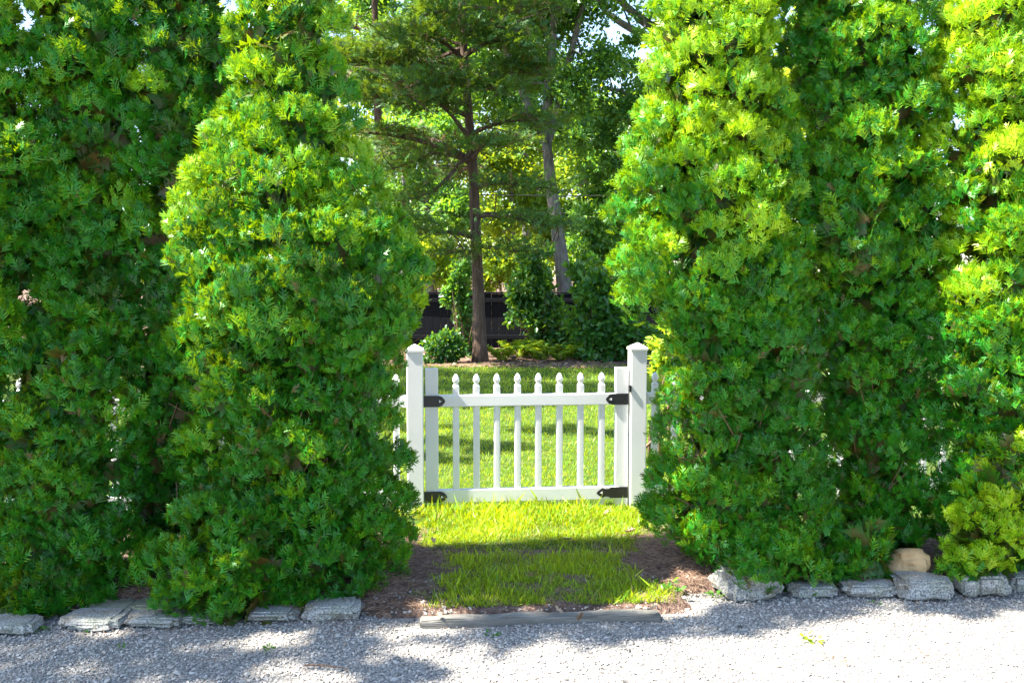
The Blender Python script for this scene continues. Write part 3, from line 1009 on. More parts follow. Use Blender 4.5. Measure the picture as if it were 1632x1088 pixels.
def in_tongue(x, y):
    """how well grass grows in the gap: 1 dense, 0 bare"""
    pl = np.interp(y, [4.15, 4.5, 4.8, 5.05, 5.3, 5.9], [-0.42, -0.37, -0.38, -0.56, -0.64, -0.68])
    pr = np.interp(y, [4.15, 4.35, 4.6, 4.85, 5.05, 5.3, 5.9], [0.80, 0.77, 0.70, 0.70, 0.78, 0.82, 0.95])
    e = np.minimum(x - pl, pr - x) / 0.15
    nz = tn_(np.stack([x, y, 0 * x], -1)) * 0.5 + 0.5 * tnb(np.stack([x, y, 0 * x], -1))
    worn = np.exp(-((y - 5.05) / 0.16) ** 2) * 0.75 + np.exp(-(((y - 4.6) / 0.15) ** 2 + ((x - 0.25) / 0.14) ** 2)) * 0.3 + np.exp(-(((y - 5.45) / 0.12) ** 2 + ((x - 0.12) / 0.2) ** 2)) * 0.5
    return np.clip(e + 0.75 * nz, 0, 1) * np.clip(1.0 - worn + 0.45 * nz, 0.12, 1)


n = 84000
x = rng.uniform(-0.9, 1.1, n); y = rng.uniform(4.22, 5.95, n)
gq = in_tongue(x, y)
k = (rng.uniform(0, 1, n) < gq) & (y > tl(x) + 0.06)
x, y, gq = x[k], y[k], gq[k]
zz = lawn_z(x, y)
near_gate = np.clip((y - 5.45) / 0.35, 0, 1) * np.where(x > 0.5, 0.2, 1.0)
h = (0.017 + 0.017 * gq + 0.018 * near_gate) * rng.lognormal(0, 0.32, len(x))
tall = rng.uniform(0, 1, len(x)) < 0.014 * (0.5 + near_gate)
h[tall] *= 2.1
val = np.clip(rng.normal(0.62, 0.17, len(x)) + 0.12 * tn_(np.stack([x, y, 0 * x], -1)), 0.2, 1)
dry = rng.uniform(0, 1, len(x)) < 0.10 + 0.25 * (1 - gq)
val[dry] = rng.uniform(0, 0.16, dry.sum())
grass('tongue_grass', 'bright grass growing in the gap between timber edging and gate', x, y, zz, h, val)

# lawn beyond the gate
n = 56000
u = rng.uniform(0, 1, n)
y = 5.8 + 9.9 * u ** 1.55
x = rng.uniform(-0.62, 0.55, n) * (y * 0.62 + 0.2) * 0.62 + 0.02 * y
X = np.stack([x, y, 0 * x], -1)
h = (0.034 + 0.0026 * (y - 6)) * rng.lognormal(0, 0.28, n)
val = np.clip(rng.normal(0.6, 0.16, n) + 0.14 * tn_(X * 0.5), 0.2, 1)
dry = rng.uniform(0, 1, n) < 0.05 + 0.10 * np.clip(tn_(X * 0.7 + 3), 0, 1)
val[dry] = rng.uniform(0, 0.16, dry.sum())
grass('lawn_grass', 'short green lawn grass beyond the gate', x, y, lawn_z(x, y), h, val, 1.0)

# ------------------------------------------------------------------ pine straw, leaf litter
rng = np.random.default_rng(71)
def litter(name, label, xs, ys, zs, L, w, mat, val):
    n = len(xs)
    T = (np.array([(-0.5, -w, 0), (-0.5, w, 0), (0.5, 0, 0.06), (0, 0, 0.05)]), np.array([(0, 1, 3), (1, 2, 3), (0, 3, 2)]), np.zeros(4))
    a = rng.uniform(0, 2 * np.pi, n)
    d = np.stack([np.cos(a), np.sin(a), rng.normal(0, 0.18, n)], -1)
    acc = Acc()
    stamp(acc, [T], np.stack([xs, ys, zs], -1), frames(d, rng.normal(size=(n, 3)) * 0.3 + [0, 0, 1]), L, val)
    o = acc.build(name, mat)
    tag(o, label, 'mulch', kind='stuff')


n = 26000
x = np.where(rng.uniform(0, 1, n) < 0.35, rng.uniform(-2.6, 2.6, n), np.where(rng.uniform(0, 1, n) < 0.5, rng.uniform(-1.05, -0.15, n), rng.uniform(0.45, 1.3, n))); y = rng.uniform(4.08, 5.4, n)
k = (in_tongue(x, y) < rng.uniform(0, 0.7, n)) & ((x < 0.95) & (x > -1.3) | (rng.uniform(0, 1, n) < 0.4)) & (y > np.where((x > -0.55) & (x < 0.68), tl(x) + 0.04, bed_front(x) + rng.normal(-0.02, 0.04, n)))
x, y = x[k], y[k]
zb = np.maximum(lawn_z(x, y) + 0.006, -0.075 + 0.115 * np.clip((y - bed_front(x) - 0.02) / 0.22, 0, 1) * np.where(x < 0, 0.35 + 0.65 * np.clip((-0.3 - x) / 0.35, 0, 1), 0.35 + 0.65 * np.clip((x - 0.52) / 0.35, 0, 1)) * ((x < -0.3) | (x > 0.52)) + 0.01)
litter('pine_straw', 'brown fallen needles and bark mulch under the hedge', x, y, zb + rng.uniform(0, 0.018, len(x)), rng.uniform(0.02, 0.07, len(x)), 0.022, M['straw'], rng.beta(2, 2.2, len(x)))
n = 5000
x = rng.uniform(-6, 7, n); y = rng.uniform(15.1, 19, n)
litter('leaf_litter', 'dry leaf litter on the mulch under the far trees', x, y, rng.uniform(0.02, 0.06, n), rng.uniform(0.05, 0.12, n), 0.22, M['straw'], rng.beta(3, 2, n))
# little drifts of needles lying on the gravel
gx, gy = [], []
for px, py, sx_, sy_, m in ((1340, 1055, 22, 6, 160), (1482, 1045, 22, 6, 130), (1290, 1042, 40, 8, 110), (1100, 1078, 40, 8, 60), (260, 1010, 60, 5, 110), (420, 990, 60, 5, 150), (560, 1000, 30, 6, 120), (150, 1015, 40, 6, 60), (1240, 975, 90, 6, 140), (1500, 962, 80, 5, 100), (860, 1005, 90, 4, 90), (330, 1040, 60, 10, 40)):
    for _ in range(m):
        g = G(px + rng.normal(0, sx_), py + rng.normal(0, sy_), -0.05)
        gx.append(g[0]); gy.append(g[1])
gx, gy = np.array(gx), np.array(gy)
litter('needle_litter', 'thin drifts of brown needles lying on the gravel', gx, gy, np.full(len(gx), -0.042) + rng.uniform(0, 0.006, len(gx)), rng.uniform(0.012, 0.04, len(gx)), 0.03, M['straw'], rng.beta(2, 2, len(gx)))

# dry leaves one can pick out on the grass
ov, of, oa = oak_leaf()
for i, (px, py, L, lab) in enumerate([(1005, 852, 0.07, 'brown curled dry leaf on the sunlit grass right of centre'), (905, 866, 0.055, 'pale dry leaf on the worn sunlit grass'), (690, 868, 0.07, 'pale dry leaf at the left edge of the sunlit grass'),
                                      (890, 968, 0.06, 'brown dry leaf in the shaded grass near the timber'), (925, 980, 0.065, 'grey dry leaf lying on the timber edging'), (845, 921, 0.035, 'small white dry leaf in the shaded grass'),
                                      (966, 822, 0.06, 'pale dry leaf in the grass below the lower right hinge'), (700, 975, 0.05, 'grey dry leaf on the bare ground near the left end of the timber'), (1040, 965, 0.06, 'dark dry leaf beside the right end of the timber'),
                                      (412, 948, 0.09, 'large tan dry leaf under the low bush')]):
    g = G(px, py, 0.02)
    r = np.random.default_rng(i + 5)
    V = ov.copy()
    V[:, 2] += 0.5 * (V[:, 0] - 0.5) ** 2 + np.abs(V[:, 1]) * r.uniform(0.2, 1.0)
    V = (V - [0.5, 0, 0]) * L
    o = link('fallen_leaf', tri_mesh('fallen_leaf', V, of, np.full(len(V), r.uniform(0.3, 1.0))), M['deadleaf'])
    o.location = (g[0], g[1], max(float(lawn_z(np.array([g[0]]), np.array([g[1]]))[0]), -0.03) + 0.035)
    o.rotation_euler = (r.uniform(-0.4, 0.4), r.uniform(-0.4, 0.4), r.uniform(0, 6))
    tag(o, lab, 'leaf', 'dry leaves fallen on the ground')
# stick on the gravel
a_, b_ = G(486, 1059, -0.045), G(556, 1065, -0.045)
V, F = tube(smooth_path([a_, (a_ + b_) / 2 + [0, 0.006, 0.004], b_], 8), np.linspace(0.004, 0.002, 8), 6, 0.1)
o = link('fallen_twig', tri_mesh('fallen_twig', V, F), M['twig'])
tag(o, 'thin brown twig lying on the gravel at lower left', 'twig')


def weed(px, py, n, size, label, z=-0.05, mat='lime'):
    g = G(px, py, z)
    root = empty('weed', g)
    tag(root, label, 'weed', 'small weeds rooted in the gravel')
    acc = Acc()
    a = rng.uniform(0, 2 * np.pi, n)
    d = np.stack([np.cos(a), np.sin(a), rng.uniform(0.2, 1.2, n)], -1)
    pos = np.repeat(g[None], n, 0) + rng.normal(size=(n, 3)) * [size * 0.8, size * 0.8, 0.002]
    stamp(acc, LEAF, pos, frames(d, np.array([0, 0, 1.0]) + rng.normal(size=(n, 3)) * 0.3), size * rng.uniform(0.5, 1.1, n), rng.uniform(0.2, 0.9, n))
    acc.build('leaves', M[mat], root)


weed(1293, 1022, 14, 0.032, 'small yellow-green weed on the sunlit gravel')
weed(1292, 1018, 6, 0.03, 'second sprig of weed just behind the first on the sunlit gravel')
weed(160, 1000, 14, 0.03, 'small weed in front of the pale granite block', mat='broad')
weed(60, 1004, 14, 0.035, 'dark weed growing between the leftmost granite blocks', mat='broad')
weed(430, 1032, 16, 0.02, 'low green weed on the shaded gravel at left', mat='broad')
weed(190, 1030, 12, 0.02, 'tiny weed on the dappled gravel at left', mat='broad')
weed(785, 1012, 18, 0.022, 'thin weed growing in front of the timber', mat='broad')
weed(1300, 945, 16, 0.035, 'weed growing against the low granite block', z=-0.03, mat='broad')
weed(1142, 948, 14, 0.035, 'weed beside the angular boulder', z=-0.03, mat='broad')
weed(1395, 960, 10, 0.02, 'tiny weed in front of the middle granite blocks', mat='broad')
weed(1065, 935, 20, 0.05, 'leafy weed on the bare ground right of the grass', z=0.0, mat='broad')

# ------------------------------------------------------------------ background trees
def leaf_cloud(acc, centres, radii, n_each, size, tmpl, vmean=0.5, vsd=0.2, shell=0.5, face=(0, -0.2, 0.8), droop=0.0):
    """leaf faces spread through uneven blobs"""
    for c_, r_, n_ in zip(centres, radii, n_each):
        r_ = np.broadcast_to(np.asarray(r_, float), (3,))
        # small sub-clumps inside each blob
        m = max(int(n_ / 22), 3)
        q = unit(rng.normal(size=(m, 3))) * (shell + (1 - shell) * rng.uniform(0, 1, (m, 1))) * rng.uniform(0.75, 1.15, (m, 1))
        cl = np.asarray(c_) + q * r_
        who = rng.integers(0, m, n_)
        pos = cl[who] + rng.normal(size=(n_, 3)) * r_ * 0.17
        d = unit(q[who] * 0.8 + rng.normal(size=(n_, 3)) * 0.7 + [0, 0, 0.1 - droop])
        nr = np.asarray(face) + rng.normal(size=(n_, 3)) * 0.55 + q[who] * 0.3
        cv = rng.normal(0, vsd * 0.7, m)
        val = np.clip(vmean + cv[who] + rng.normal(0, vsd * 0.6, n_), 0, 1)
        stamp(acc, tmpl, pos, frames(d, nr), size * rng.uniform(0.65, 1.25, n_), val)


def path_px(rows, Y):
    return np.array([P(a, b, Y if len(r_) == 0 else Y + r_[0]) for a, b, *r_ in rows])


def redcedar(rows, Y, r0, nb, label, seed, extra=(), zmin=1.7, zmax=9.0, lmax=3.2, flare=1.6, dens=1.0):
    global rng
    rng = np.random.default_rng(seed)
    pth = smooth_path(path_px(rows, Y), 34)
    base = pth[0].copy(); base[2] = 0
    root = empty('redcedar_tree', base)
    tag(root, label, 'tree')
    t = np.linspace(0, 1, 34)
    rad = r0 * (1 - 0.80 * t) + r0 * (flare - 1) * np.exp(-t * 26)
    V, F = tube(pth, rad, 22, 0.02, True, 0.05, seed)
    a = Acc(); a.add(V, F); a.build('trunk', M['bark_red'], root, True)
    br, cr = Acc(), Acc()

    def foliage(bp, w0, amount, dead=0.12):
        L = np.linalg.norm(np.diff(bp, axis=0), axis=1).sum()
        n = int(amount * L * 190 * dens)
        s = rng.uniform(0.28, 1.02, n) ** 0.8
        idx = s * (len(bp) - 1)
        i0 = np.clip(idx.astype(int), 0, len(bp) - 2)
        p = bp[i0] + (bp[i0 + 1] - bp[i0]) * (idx - i0)[:, None]
        tdir = unit(bp[i0 + 1] - bp[i0])
        side = unit(np.cross(tdir, [0, 0, 1.0]))
        wdt = w0 * (0.35 + 0.65 * np.sin(np.clip(s, 0, 1) * np.pi * 0.8))
        off = rng.normal(size=n)
        # tufts along the twigs
        tuft = rng.integers(0, max(n // 9, 1), n)
        tj = rng.normal(size=(max(n // 9, 1), 3)) * [0.5, 0.5, 0.12]
        p = p + side * (off * wdt * 0.55)[:, None] + tj[tuft] * w0 * 0.7
        p[:, 2] += np.abs(rng.normal(0, 0.06, n)) - 0.10 * np.abs(off) * w0
        d = unit(tdir * 0.6 + side * np.sign(off)[:, None] * 0.5 + rng.normal(size=(n, 3)) * 0.35 + [0, 0, 0.42])
        nr = rng.normal(size=(n, 3)) * 0.6 + [0, -0.3, 0.7]
        val = np.clip(rng.normal(0.6, 0.16, n), 0.28, 1)
        k = rng.uniform(0, 1, n) < dead * (1.6 - s)
        val[k] = rng.uniform(0, 0.2, k.sum())
        stamp(cr, LITE, p, frames(d, nr), 0.21 * rng.uniform(0.6, 1.25, n), val)

    def limb(bp, r_, w0=0.45, amount=1.0, dead=0.12):
        n = len(bp)
        V, F = tube(bp, np.linspace(r_, r_ * 0.2, n), 6, 0.06, False)
        br.add(V, F)
        for _ in range(int(np.linalg.norm(bp[-1] - bp[0]) * 5)):
            i = rng.integers(n // 4, n)
            e = bp[i] + np.array([rng.normal(0, 0.35), rng.normal(0, 0.35), rng.normal(0.02, 0.18)])
            V, F = tube([bp[i], (bp[i] + e) / 2 + rng.normal(size=3) * 0.03, e], [r_ * 0.28, r_ * 0.2, r_ * 0.08], 4, 0, False)
            br.add(V, F)
        foliage(bp, w0, amount, dead)

    for rows_, amt in extra:
        limb(smooth_path(path_px(rows_, Y), 9), 0.045, 0.55, amt)
    for _ in range(nb):
        z = rng.uniform(zmin, zmax)
        i = int(np.argmin(np.abs(pth[:, 2] - z)))
        az = rng.uniform(0, 2 * np.pi)
        L = lmax * rng.uniform(0.45, 1.0) * (1 - 0.55 * max(0, (z - 3)) / (zmax - 2.0))
        h = np.array([math.cos(az), math.sin(az), 0])
        rise = rng.uniform(-0.05, 0.30)
        bp = [pth[i], pth[i] + h * L * 0.35 + [0, 0, L * rise * 0.6], pth[i] + h * L * 0.7 + [0, 0, L * rise * 0.85] + rng.normal(size=3) * 0.1, pth[i] + h * L + [0, 0, L * rise * 0.7]]
        limb(smooth_path(bp, 9), 0.02 + 0.011 * L, 0.40, 1.0, 0.20)
    tag(br.build('branches', M['bark_red'], root), kind='stuff')
    tag(cr.build('crown', M['needle'], root), kind='stuff')
    TRI_COUNT[label] = sum(len(f) for f in cr.F)


redcedar([(766, 584), (764, 540), (763, 470), (759, 380), (754, 260), (747, 180), (740, 100), (736, 0), (733, -140), (731, -330), (730, -430)], 16.1, 0.108, 46,
         'redcedar with reddish trunk rising behind the gate pickets', 201,
         extra=[([(752, 262), (722, 240), (700, 236, -0.2), (655, 262, -0.5), (605, 274, -0.6)], 1.0), ([(745, 185), (705, 165, -0.3), (660, 150, -0.6), (610, 118, -0.9)], 1.5),
                ([(742, 100), (705, 62, -0.6), (660, 52, -1.0), (615, 62, -1.2)], 2.0), ([(740, 90), (775, 66, -0.5), (815, 64, -0.9), (850, 80, -1.0)], 1.5),
                ([(757, 300), (790, 288, -0.4), (830, 296, -0.8), (880, 300, -1.0)], 1.0), ([(760, 345), (800, 340, -0.5), (850, 356, -0.9), (890, 362, -1.2)], 1.1),
                ([(760, 380), (720, 368, -0.5), (680, 372, -0.8), (640, 350, -1.0)], 1.2), ([(760, 392), (790, 396, -0.5), (820, 400, -0.8)], 0.9), ([(750, 215), (790, 195, -0.5), (840, 190, -0.8), (880, 195, -1.0)], 1.0),
                ([(752, 240), (700, 300, -0.5), (660, 320, -0.8), (620, 320, -1.0)], 0.8), ([(762, 405), (735, 398, -0.6), (712, 405, -0.8)], 0.8),
                ([(738, 60), (770, 40, -0.8), (805, 45, -1.2)], 1.5), ([(740, 140), (715, 120, -0.8), (685, 118, -1.2)], 1.5), ([(742, 150), (770, 135, -0.8), (805, 140, -1.2)], 1.5), ([(738, 30), (710, 15, -0.8), (675, 25, -1.2)], 1.5)], zmin=3.2, zmax=9.5, lmax=3.0, flare=1.45)
redcedar([(610, 560), (608, 450), (606, 330), (603, 200), (599, 80), (596, -60), (594, -260), (593, -340)], 20.5, 0.125, 24,
         'slender dark redcedar close beside the bushy arborvitae, further back', 202, zmin=3.6, zmax=9.5, lmax=2.4, flare=1.3, dens=0.9)


def broad_tree(name, trunk_rows, Y, r0, limbs, clumps, label, seed, leaf=0.13, mat='oak', bark='bark_grey', sides=20, vmean=0.5, n_per=420, r_end=0.5, tmpl=None):
    global rng
    rng = np.random.default_rng(seed)
    pth = smooth_path(path_px(trunk_rows, Y), 24)
    base = pth[0].copy(); base[2] = 0
    root = empty(name, base)
    tag(root, label, 'tree')
    t = np.linspace(0, 1, 24)
    V, F = tube(pth, r0 * (1 - (1 - r_end) * t) + r0 * 0.5 * np.exp(-t * 22), sides, 0.02, True, 0.04, seed)
    a = Acc(); a.add(V, F)
    a.build('trunk', M[bark], root, True)
    br = Acc()
    for rows_, r1, r2 in limbs:
        lp = smooth_path(path_px(rows_, Y), 12)
        V, F = tube(lp, np.linspace(r1, r2, 12), 9, 0.03, False, 0, seed)
        br.add(V, F)
        for _ in range(5):
            i = rng.integers(3, 12)
            e = lp[i] + rng.normal(size=3) * [0.7, 0.7, 0.5] + [0, 0, 0.2]
            V, F = tube([lp[i], (lp[i] + e) / 2 + rng.normal(size=3) * 0.08, e], [r2 * 0.6, r2 * 0.4, 0.006], 5, 0, False)
            br.add(V, F)
    if limbs:
        br.build('limbs', M[bark], root, True)
    cr = Acc()
    cs, rs, ns = [], [], []
    for c_ in clumps:
        px, py, rp = c_[:3]
        dy = c_[3] if len(c_) > 3 else rng.uniform(-0.8, 0.8)
        p = P(px, py, Y + dy)
        rr = rp / FPX * Y
        cs.append(p); rs.append((rr, rr, rr * 0.75)); ns.append(int(n_per * (c_[4] if len(c_) > 4 else 1.0) * (rr / 0.8) ** 1.6) + 40)
    leaf_cloud(cr, cs, rs, ns, leaf, tmpl or LEAF4, vmean, 0.22, 0.25)
    tag(cr.build('crown', M[mat], root), kind='stuff')
    TRI_COUNT[label] = sum(len(f) for f in cr.F)
    return root


broad_tree('oak_tree', [(907, 560), (904, 500), (897, 430), (886, 350), (877, 285), (871, 225)], 20.6, 0.20,
           [([(871, 228), (850, 190), (826, 130), (800, 60), (780, -20)], 0.10, 0.04), ([(871, 228), (873, 160), (880, 80), (884, 0), (880, -120)], 0.13, 0.06),
            ([(873, 226), (893, 165), (908, 90), (930, 10), (950, -90)], 0.10, 0.05), ([(880, 80), (862, 40), (850, -20)], 0.06, 0.03), ([(1005, 152, 0.4), (985, 144, 0.2), (960, 140, 0.0)], 0.05, 0.03)],
           [(830, 60, 55), (895, 35, 55), (955, 95, 52), (1000, 170, 48), (915, 140, 55), (850, 130, 42), (965, 215, 42), (800, 15, 50), (1005, 60, 30, 0, 0.4), (900, -60, 120), (820, -120, 130), (980, -110, 110, 0, 0.7), (920, 215, 36),
            (985, 260, 34), (940, 290, 28, 0.8, 0.7), (1010, 330, 30), (840, 200, 34), (760, -40, 70), (960, 20, 36, 0, 0.35)],
           'grey-barked oak with leaning trunk and forked limbs beyond the redcedar', 301, n_per=1700)
broad_tree('oak_tree', [(1120, 560), (1110, 400), (1085, 200), (1060, 70)], 23.0, 0.26,
           [([(1060, 72), (1015, 52), (965, 22), (935, -25)], 0.11, 0.05), ([(1060, 60), (1020, 30), (985, 0), (960, -40)], 0.13, 0.06), ([(1080, 180), (1030, 165), (985, 145)], 0.06, 0.03), ([(1060, 70), (1080, -40), (1100, -200)], 0.2, 0.08)],
           [(1050, 30, 50, 0, 0.35), (1040, 130, 45, 0, 0.6), (1020, 210, 45), (960, -40, 60), (1080, -80, 120), (1030, 290, 45), (1100, 150, 90), (1000, 110, 30, 0, 0.6)],
           'oak whose dark limbs reach in at upper right against the sky', 302, n_per=1300, r_end=0.7)

# shrubs in front of and behind the black fence
def shrub(name, label, Y, clumps, n, leaf, mat, seed, vmean=0.5, vsd=0.2, tmpl=None, group=None, stems=4, shell=0.55):
    global rng
    rng = np.random.default_rng(seed)
    cs, rs = [], []
    for px, py, rx, ry, *dy in clumps:
        y_ = Y + (dy[0] if dy else 0)
        cs.append(P(px, py, y_)); rs.append((rx / FPX * Y, rx / FPX * Y * 0.8, ry / FPX * Y))
    base = np.array([np.mean([c_[0] for c_ in cs]), Y, 0.0])
    root = empty(name, base)
    tag(root, label, 'shrub', group)
    acc = Acc()
    w = np.array([r_[0] * r_[2] for r_ in rs]); w = w / w.sum()
    leaf_cloud(acc, cs, rs, [int(n * q) + 30 for q in w], leaf, tmpl or LEAF, vmean, vsd, shell)
    st_ = Acc()
    for c_ in cs:
        for _ in range(stems):
            e = c_ + rng.normal(size=3) * 0.15
            b0 = base + [rng.normal(0, 0.12), rng.normal(0, 0.1), -0.05]
            V, F = tube(smooth_path([b0, b0 * 0.5 + e * 0.5 + rng.normal(size=3) * 0.06, e], 6), np.linspace(0.018, 0.005, 6), 5, 0.05, False)
            st_.add(V, F)
    st_.build('stems', M['twig'], root)
    tag(acc.build('foliage', M[mat], root), kind='stuff')
    TRI_COUNT[label] = sum(len(f) for f in acc.F)


shrub('holly_shrub', 'tall glossy shrub leaning against the grey oak trunk', 18.2, [(850, 415, 26, 30), (848, 465, 36, 36), (862, 510, 42, 38), (880, 545, 40, 26), (866, 450, 16, 30), (835, 490, 24, 26)], 5200, 0.12, 'broad', 401, 0.42, 0.2)
shrub('viburnum_shrub', 'broad dark green shrub behind the right gate post', 16.4, [(960, 470, 44, 36), (935, 515, 40, 34), (985, 520, 50, 42), (955, 550, 46, 28), (1010, 470, 40, 40), (1020, 545, 40, 30), (935, 440, 26, 26)], 6500, 0.13, 'broad', 402, 0.45, 0.14)
shrub('rounded_shrub', 'small rounded green shrub just right of the bushy hedge', 15.9, [(705, 548, 26, 22), (690, 570, 20, 14), (722, 555, 20, 18)], 1900, 0.085, 'broad', 403, 0.22, 0.12)
shrub('climbing_shrub', 'loose shrub with pale lit leaves left of the reddish trunk', 17.0, [(735, 430, 18, 26), (728, 475, 20, 22), (742, 510, 18, 26), (748, 548, 16, 18), (720, 460, 14, 14)], 2000, 0.10, 'broad', 404, 0.6, 0.25)
shrub('twin_shrub', 'leafy shrub topping the black fence between the two trunks', 20.2, [(795, 420, 30, 26), (828, 430, 22, 30)], 1600, 0.10, 'lime', 405, 0.4, 0.2)
shrub('lime_shrub', 'bright yellow-green shrub above the black fence at left', 20.6, [(700, 425, 32, 30), (725, 445, 28, 22), (690, 395, 28, 26)], 2600, 0.11, 'lime', 406, 0.65, 0.2)
shrub('lime_shrub', 'yellow-green hedge bush above the black fence right of the reddish trunk', 20.8, [(800, 425, 34, 30), (835, 410, 30, 34), (775, 440, 26, 20)], 2800, 0.10, 'lime', 407, 0.6, 0.2)
shrub('variegated_shrub', 'pale-leaved tall shrub right of the grey oak trunk', 21.5, [(930, 400, 34, 36), (965, 375, 34, 34), (990, 420, 36, 36), (935, 350, 26, 24), (985, 330, 26, 26)], 4200, 0.13, 'broad', 408, 0.75, 0.22)
shrub('sunlit_shrub', 'yellow-green sunlit shrub peeking out right of the gate post', 7.4, [(1075, 540, 34, 30), (1070, 590, 30, 36), (1090, 640, 30, 30)], 2200, 0.055, 'lime', 409, 0.6, 0.2)

# ferns at the foot of the fence
def fern(px, py, Y, h, n, label, seed):
    global rng
    rng = np.random.default_rng(seed)
    g = P(px, py, Y); g[2] = 0.02
    root = empty('fern', g)
    tag(root, label, 'fern', 'ferns on the mulch bed')
    acc = Acc()
    for i in range(n):
        az = rng.uniform(0, 2 * np.pi); L = h * rng.uniform(0.7, 1.2)
        hd = np.array([math.cos(az), math.sin(az), 0])
        t = np.linspace(0.1, 1, 13)
        sp = g + np.outer(t * L * 0.75, hd) + np.outer(L * (1.25 * t - 0.75 * t ** 2), [0, 0, 1])
        side = np.cross(hd, [0, 0, 1.0])
        for s in (-1, 1):
            d = unit(side * s + hd * 0.35 + rng.normal(size=(13, 3)) * 0.12)
            ln = L * 0.34 * np.sin(np.pi * (0.12 + 0.86 * t)) + 0.01
            stamp(acc, LEAF4, sp, frames(d, np.array([0, 0, 1.0]) + rng.normal(size=(13, 3)) * 0.2), ln, rng.uniform(0.3, 0.9, 13))
    acc.build('fronds', M['lime'], root)


for i, (px, py, h, lab) in enumerate([(800, 580, 0.42, 'fern immediately right of the reddish trunk base'), (828, 575, 0.50, 'fern with tall arching fronds, second right of the reddish trunk'), (862, 580, 0.40, 'fern midway between the reddish trunk and the dark shrub'),
                                      (893, 580, 0.46, 'bright fern left of the broad dark shrub'), (915, 575, 0.42, 'fern touching the broad dark shrub'), (760, 596, 0.16, 'tiny fern in front of the reddish trunk'), (845, 560, 0.5, 'fern at the foot of the black fence')]):
    fern(px, py, 16.3 if py > 578 else 16.9, h, 13, lab, 500 + i)

# black board fence
FY = 19.4
bf = empty('board_fence', (0, FY, 0))
tag(bf, 'low black board fence behind the trees', 'fence')
zt = P(760, 466, FY)[2]
bw = 0.15
bme = box_mesh('board', -bw / 2, bw / 2 - 0.0015, -0.011, 0.011, -0.05, zt - 0.03, 0.004, 1)
for i in range(58):
    o = lpart('board', bme, M['fence_black'], bf)
    o.location = (-4.4 + i * bw, 0.004 * math.sin(i * 12.9), 0.004 * math.sin(i * 7.3))
for z_ in (0.25, zt - 0.16):
    lpart('rail', box_mesh('rail', -4.5, 4.35, -0.055, -0.015, z_ - 0.04, z_ + 0.04, 0.004, 1), M['fence_black'], bf)
lpart('cap_rail', box_mesh('cap_rail', -4.5, 4.35, -0.05, 0.05, zt - 0.025, zt + 0.012, 0.004, 1), M['fence_black'], bf)
for i in range(5):
    lpart('fence_post', box_mesh('fence_post', -4.5 + i * 2.2 - 0.05, -4.5 + i * 2.2 + 0.05, 0.015, 0.115, -0.1, zt - 0.03, 0.004, 1), M['fence_black'], bf)

# understory and far trees
far = [
    ('bright maple glimpsed above the black fence left of the reddish trunk', 25, [(690, 590), (685, 400), (680, 250)], [(680, 300, 55), (640, 230, 55), (720, 340, 50), (670, 380, 40), (610, 330, 50), (700, 210, 50)], 'broad', 0.8),
    ('light green tree glimpsed between the reddish trunk and the oak', 27, [(815, 590), (815, 400), (812, 250)], [(810, 270, 50), (850, 330, 50), (790, 350, 45), (835, 220, 45), (770, 260, 45), (880, 380, 40)], 'lime', 0.35),
    ('blue-green tree beyond the oak at right', 28, [(970, 590), (968, 400), (965, 250)], [(960, 300, 45), (1010, 270, 50), (940, 360, 50), (1000, 390, 50), (1030, 200, 50), (980, 240, 36)], 'broad', 0.62),
    ('dense tree filling the top left of the view through the gap', 30, [(640, 590), (645, 300), (650, 60)], [(640, 60, 65), (690, 10, 60), (600, 130, 65), (740, -30, 70), (660, 150, 55), (590, 0, 55), (720, 90, 55), (600, 240, 55)], 'oak', 0.6),
    ('tall pale tree behind the oak fork', 33, [(840, 590), (838, 300), (835, 60)], [(800, 70, 60), (850, 110, 60), (780, 150, 60), (830, 180, 50), (890, 200, 50), (760, 40, 55), (930, 170, 40), (870, 20, 50), (950, 260, 45)], 'oak', 0.75),
]
for i, (lab, Y, tr, cl, mt, vm) in enumerate(far):
    broad_tree('woodland_tree', tr, Y, 0.16, [], cl, lab, 320 + i, leaf=0.18, mat=mt, n_per=1500, vmean=vm, sides=10)

rng = np.random.default_rng(900)
acc = Acc()
cs, rs, ns = [], [], []
for i in range(120):
    x = rng.uniform(-13, 14); Y = rng.uniform(36, 52); z = rng.uniform(1.0, 13.0)
    r_ = rng.uniform(1.6, 2.6)
    if 900 < IW / 2 + FPX * x / Y < 1060 and HOR - FPX * (z - CAM_H) / Y < 190:
        continue
    cs.append((x, Y, z)); rs.append((r_, r_, r_ * 0.8)); ns.append(600)
leaf_cloud(acc, cs, rs, ns, 0.34, LEAF4, 0.6, 0.25, 0.3)
o = acc.build('far_woods', M['lime'])
tag(o, 'distant sunlit woods closing the view behind the garden', 'woods', kind='stuff')

# overhead wires
for i, (ya, yb, lab) in enumerate([(308, 311, 'upper overhead wire crossing right of the oak trunk'), (336, 339, 'middle overhead wire crossing right of the oak trunk'), (343, 345, 'lowest overhead wire crossing right of the oak trunk')]):
    Yw = 24.0
    a_, b_ = P(560, ya - 2, Yw), P(1150, yb + 1, Yw)
    mid = (a_ + b_) / 2 - [0, 0, 0.05]
    V, F = tube(smooth_path([a_, mid, b_], 14), 0.012, 6)
    o = link('overhead_wire', tri_mesh('overhead_wire', V, F), M['wire'])
    tag(o, lab, 'wire', 'overhead wires beyond the trees')

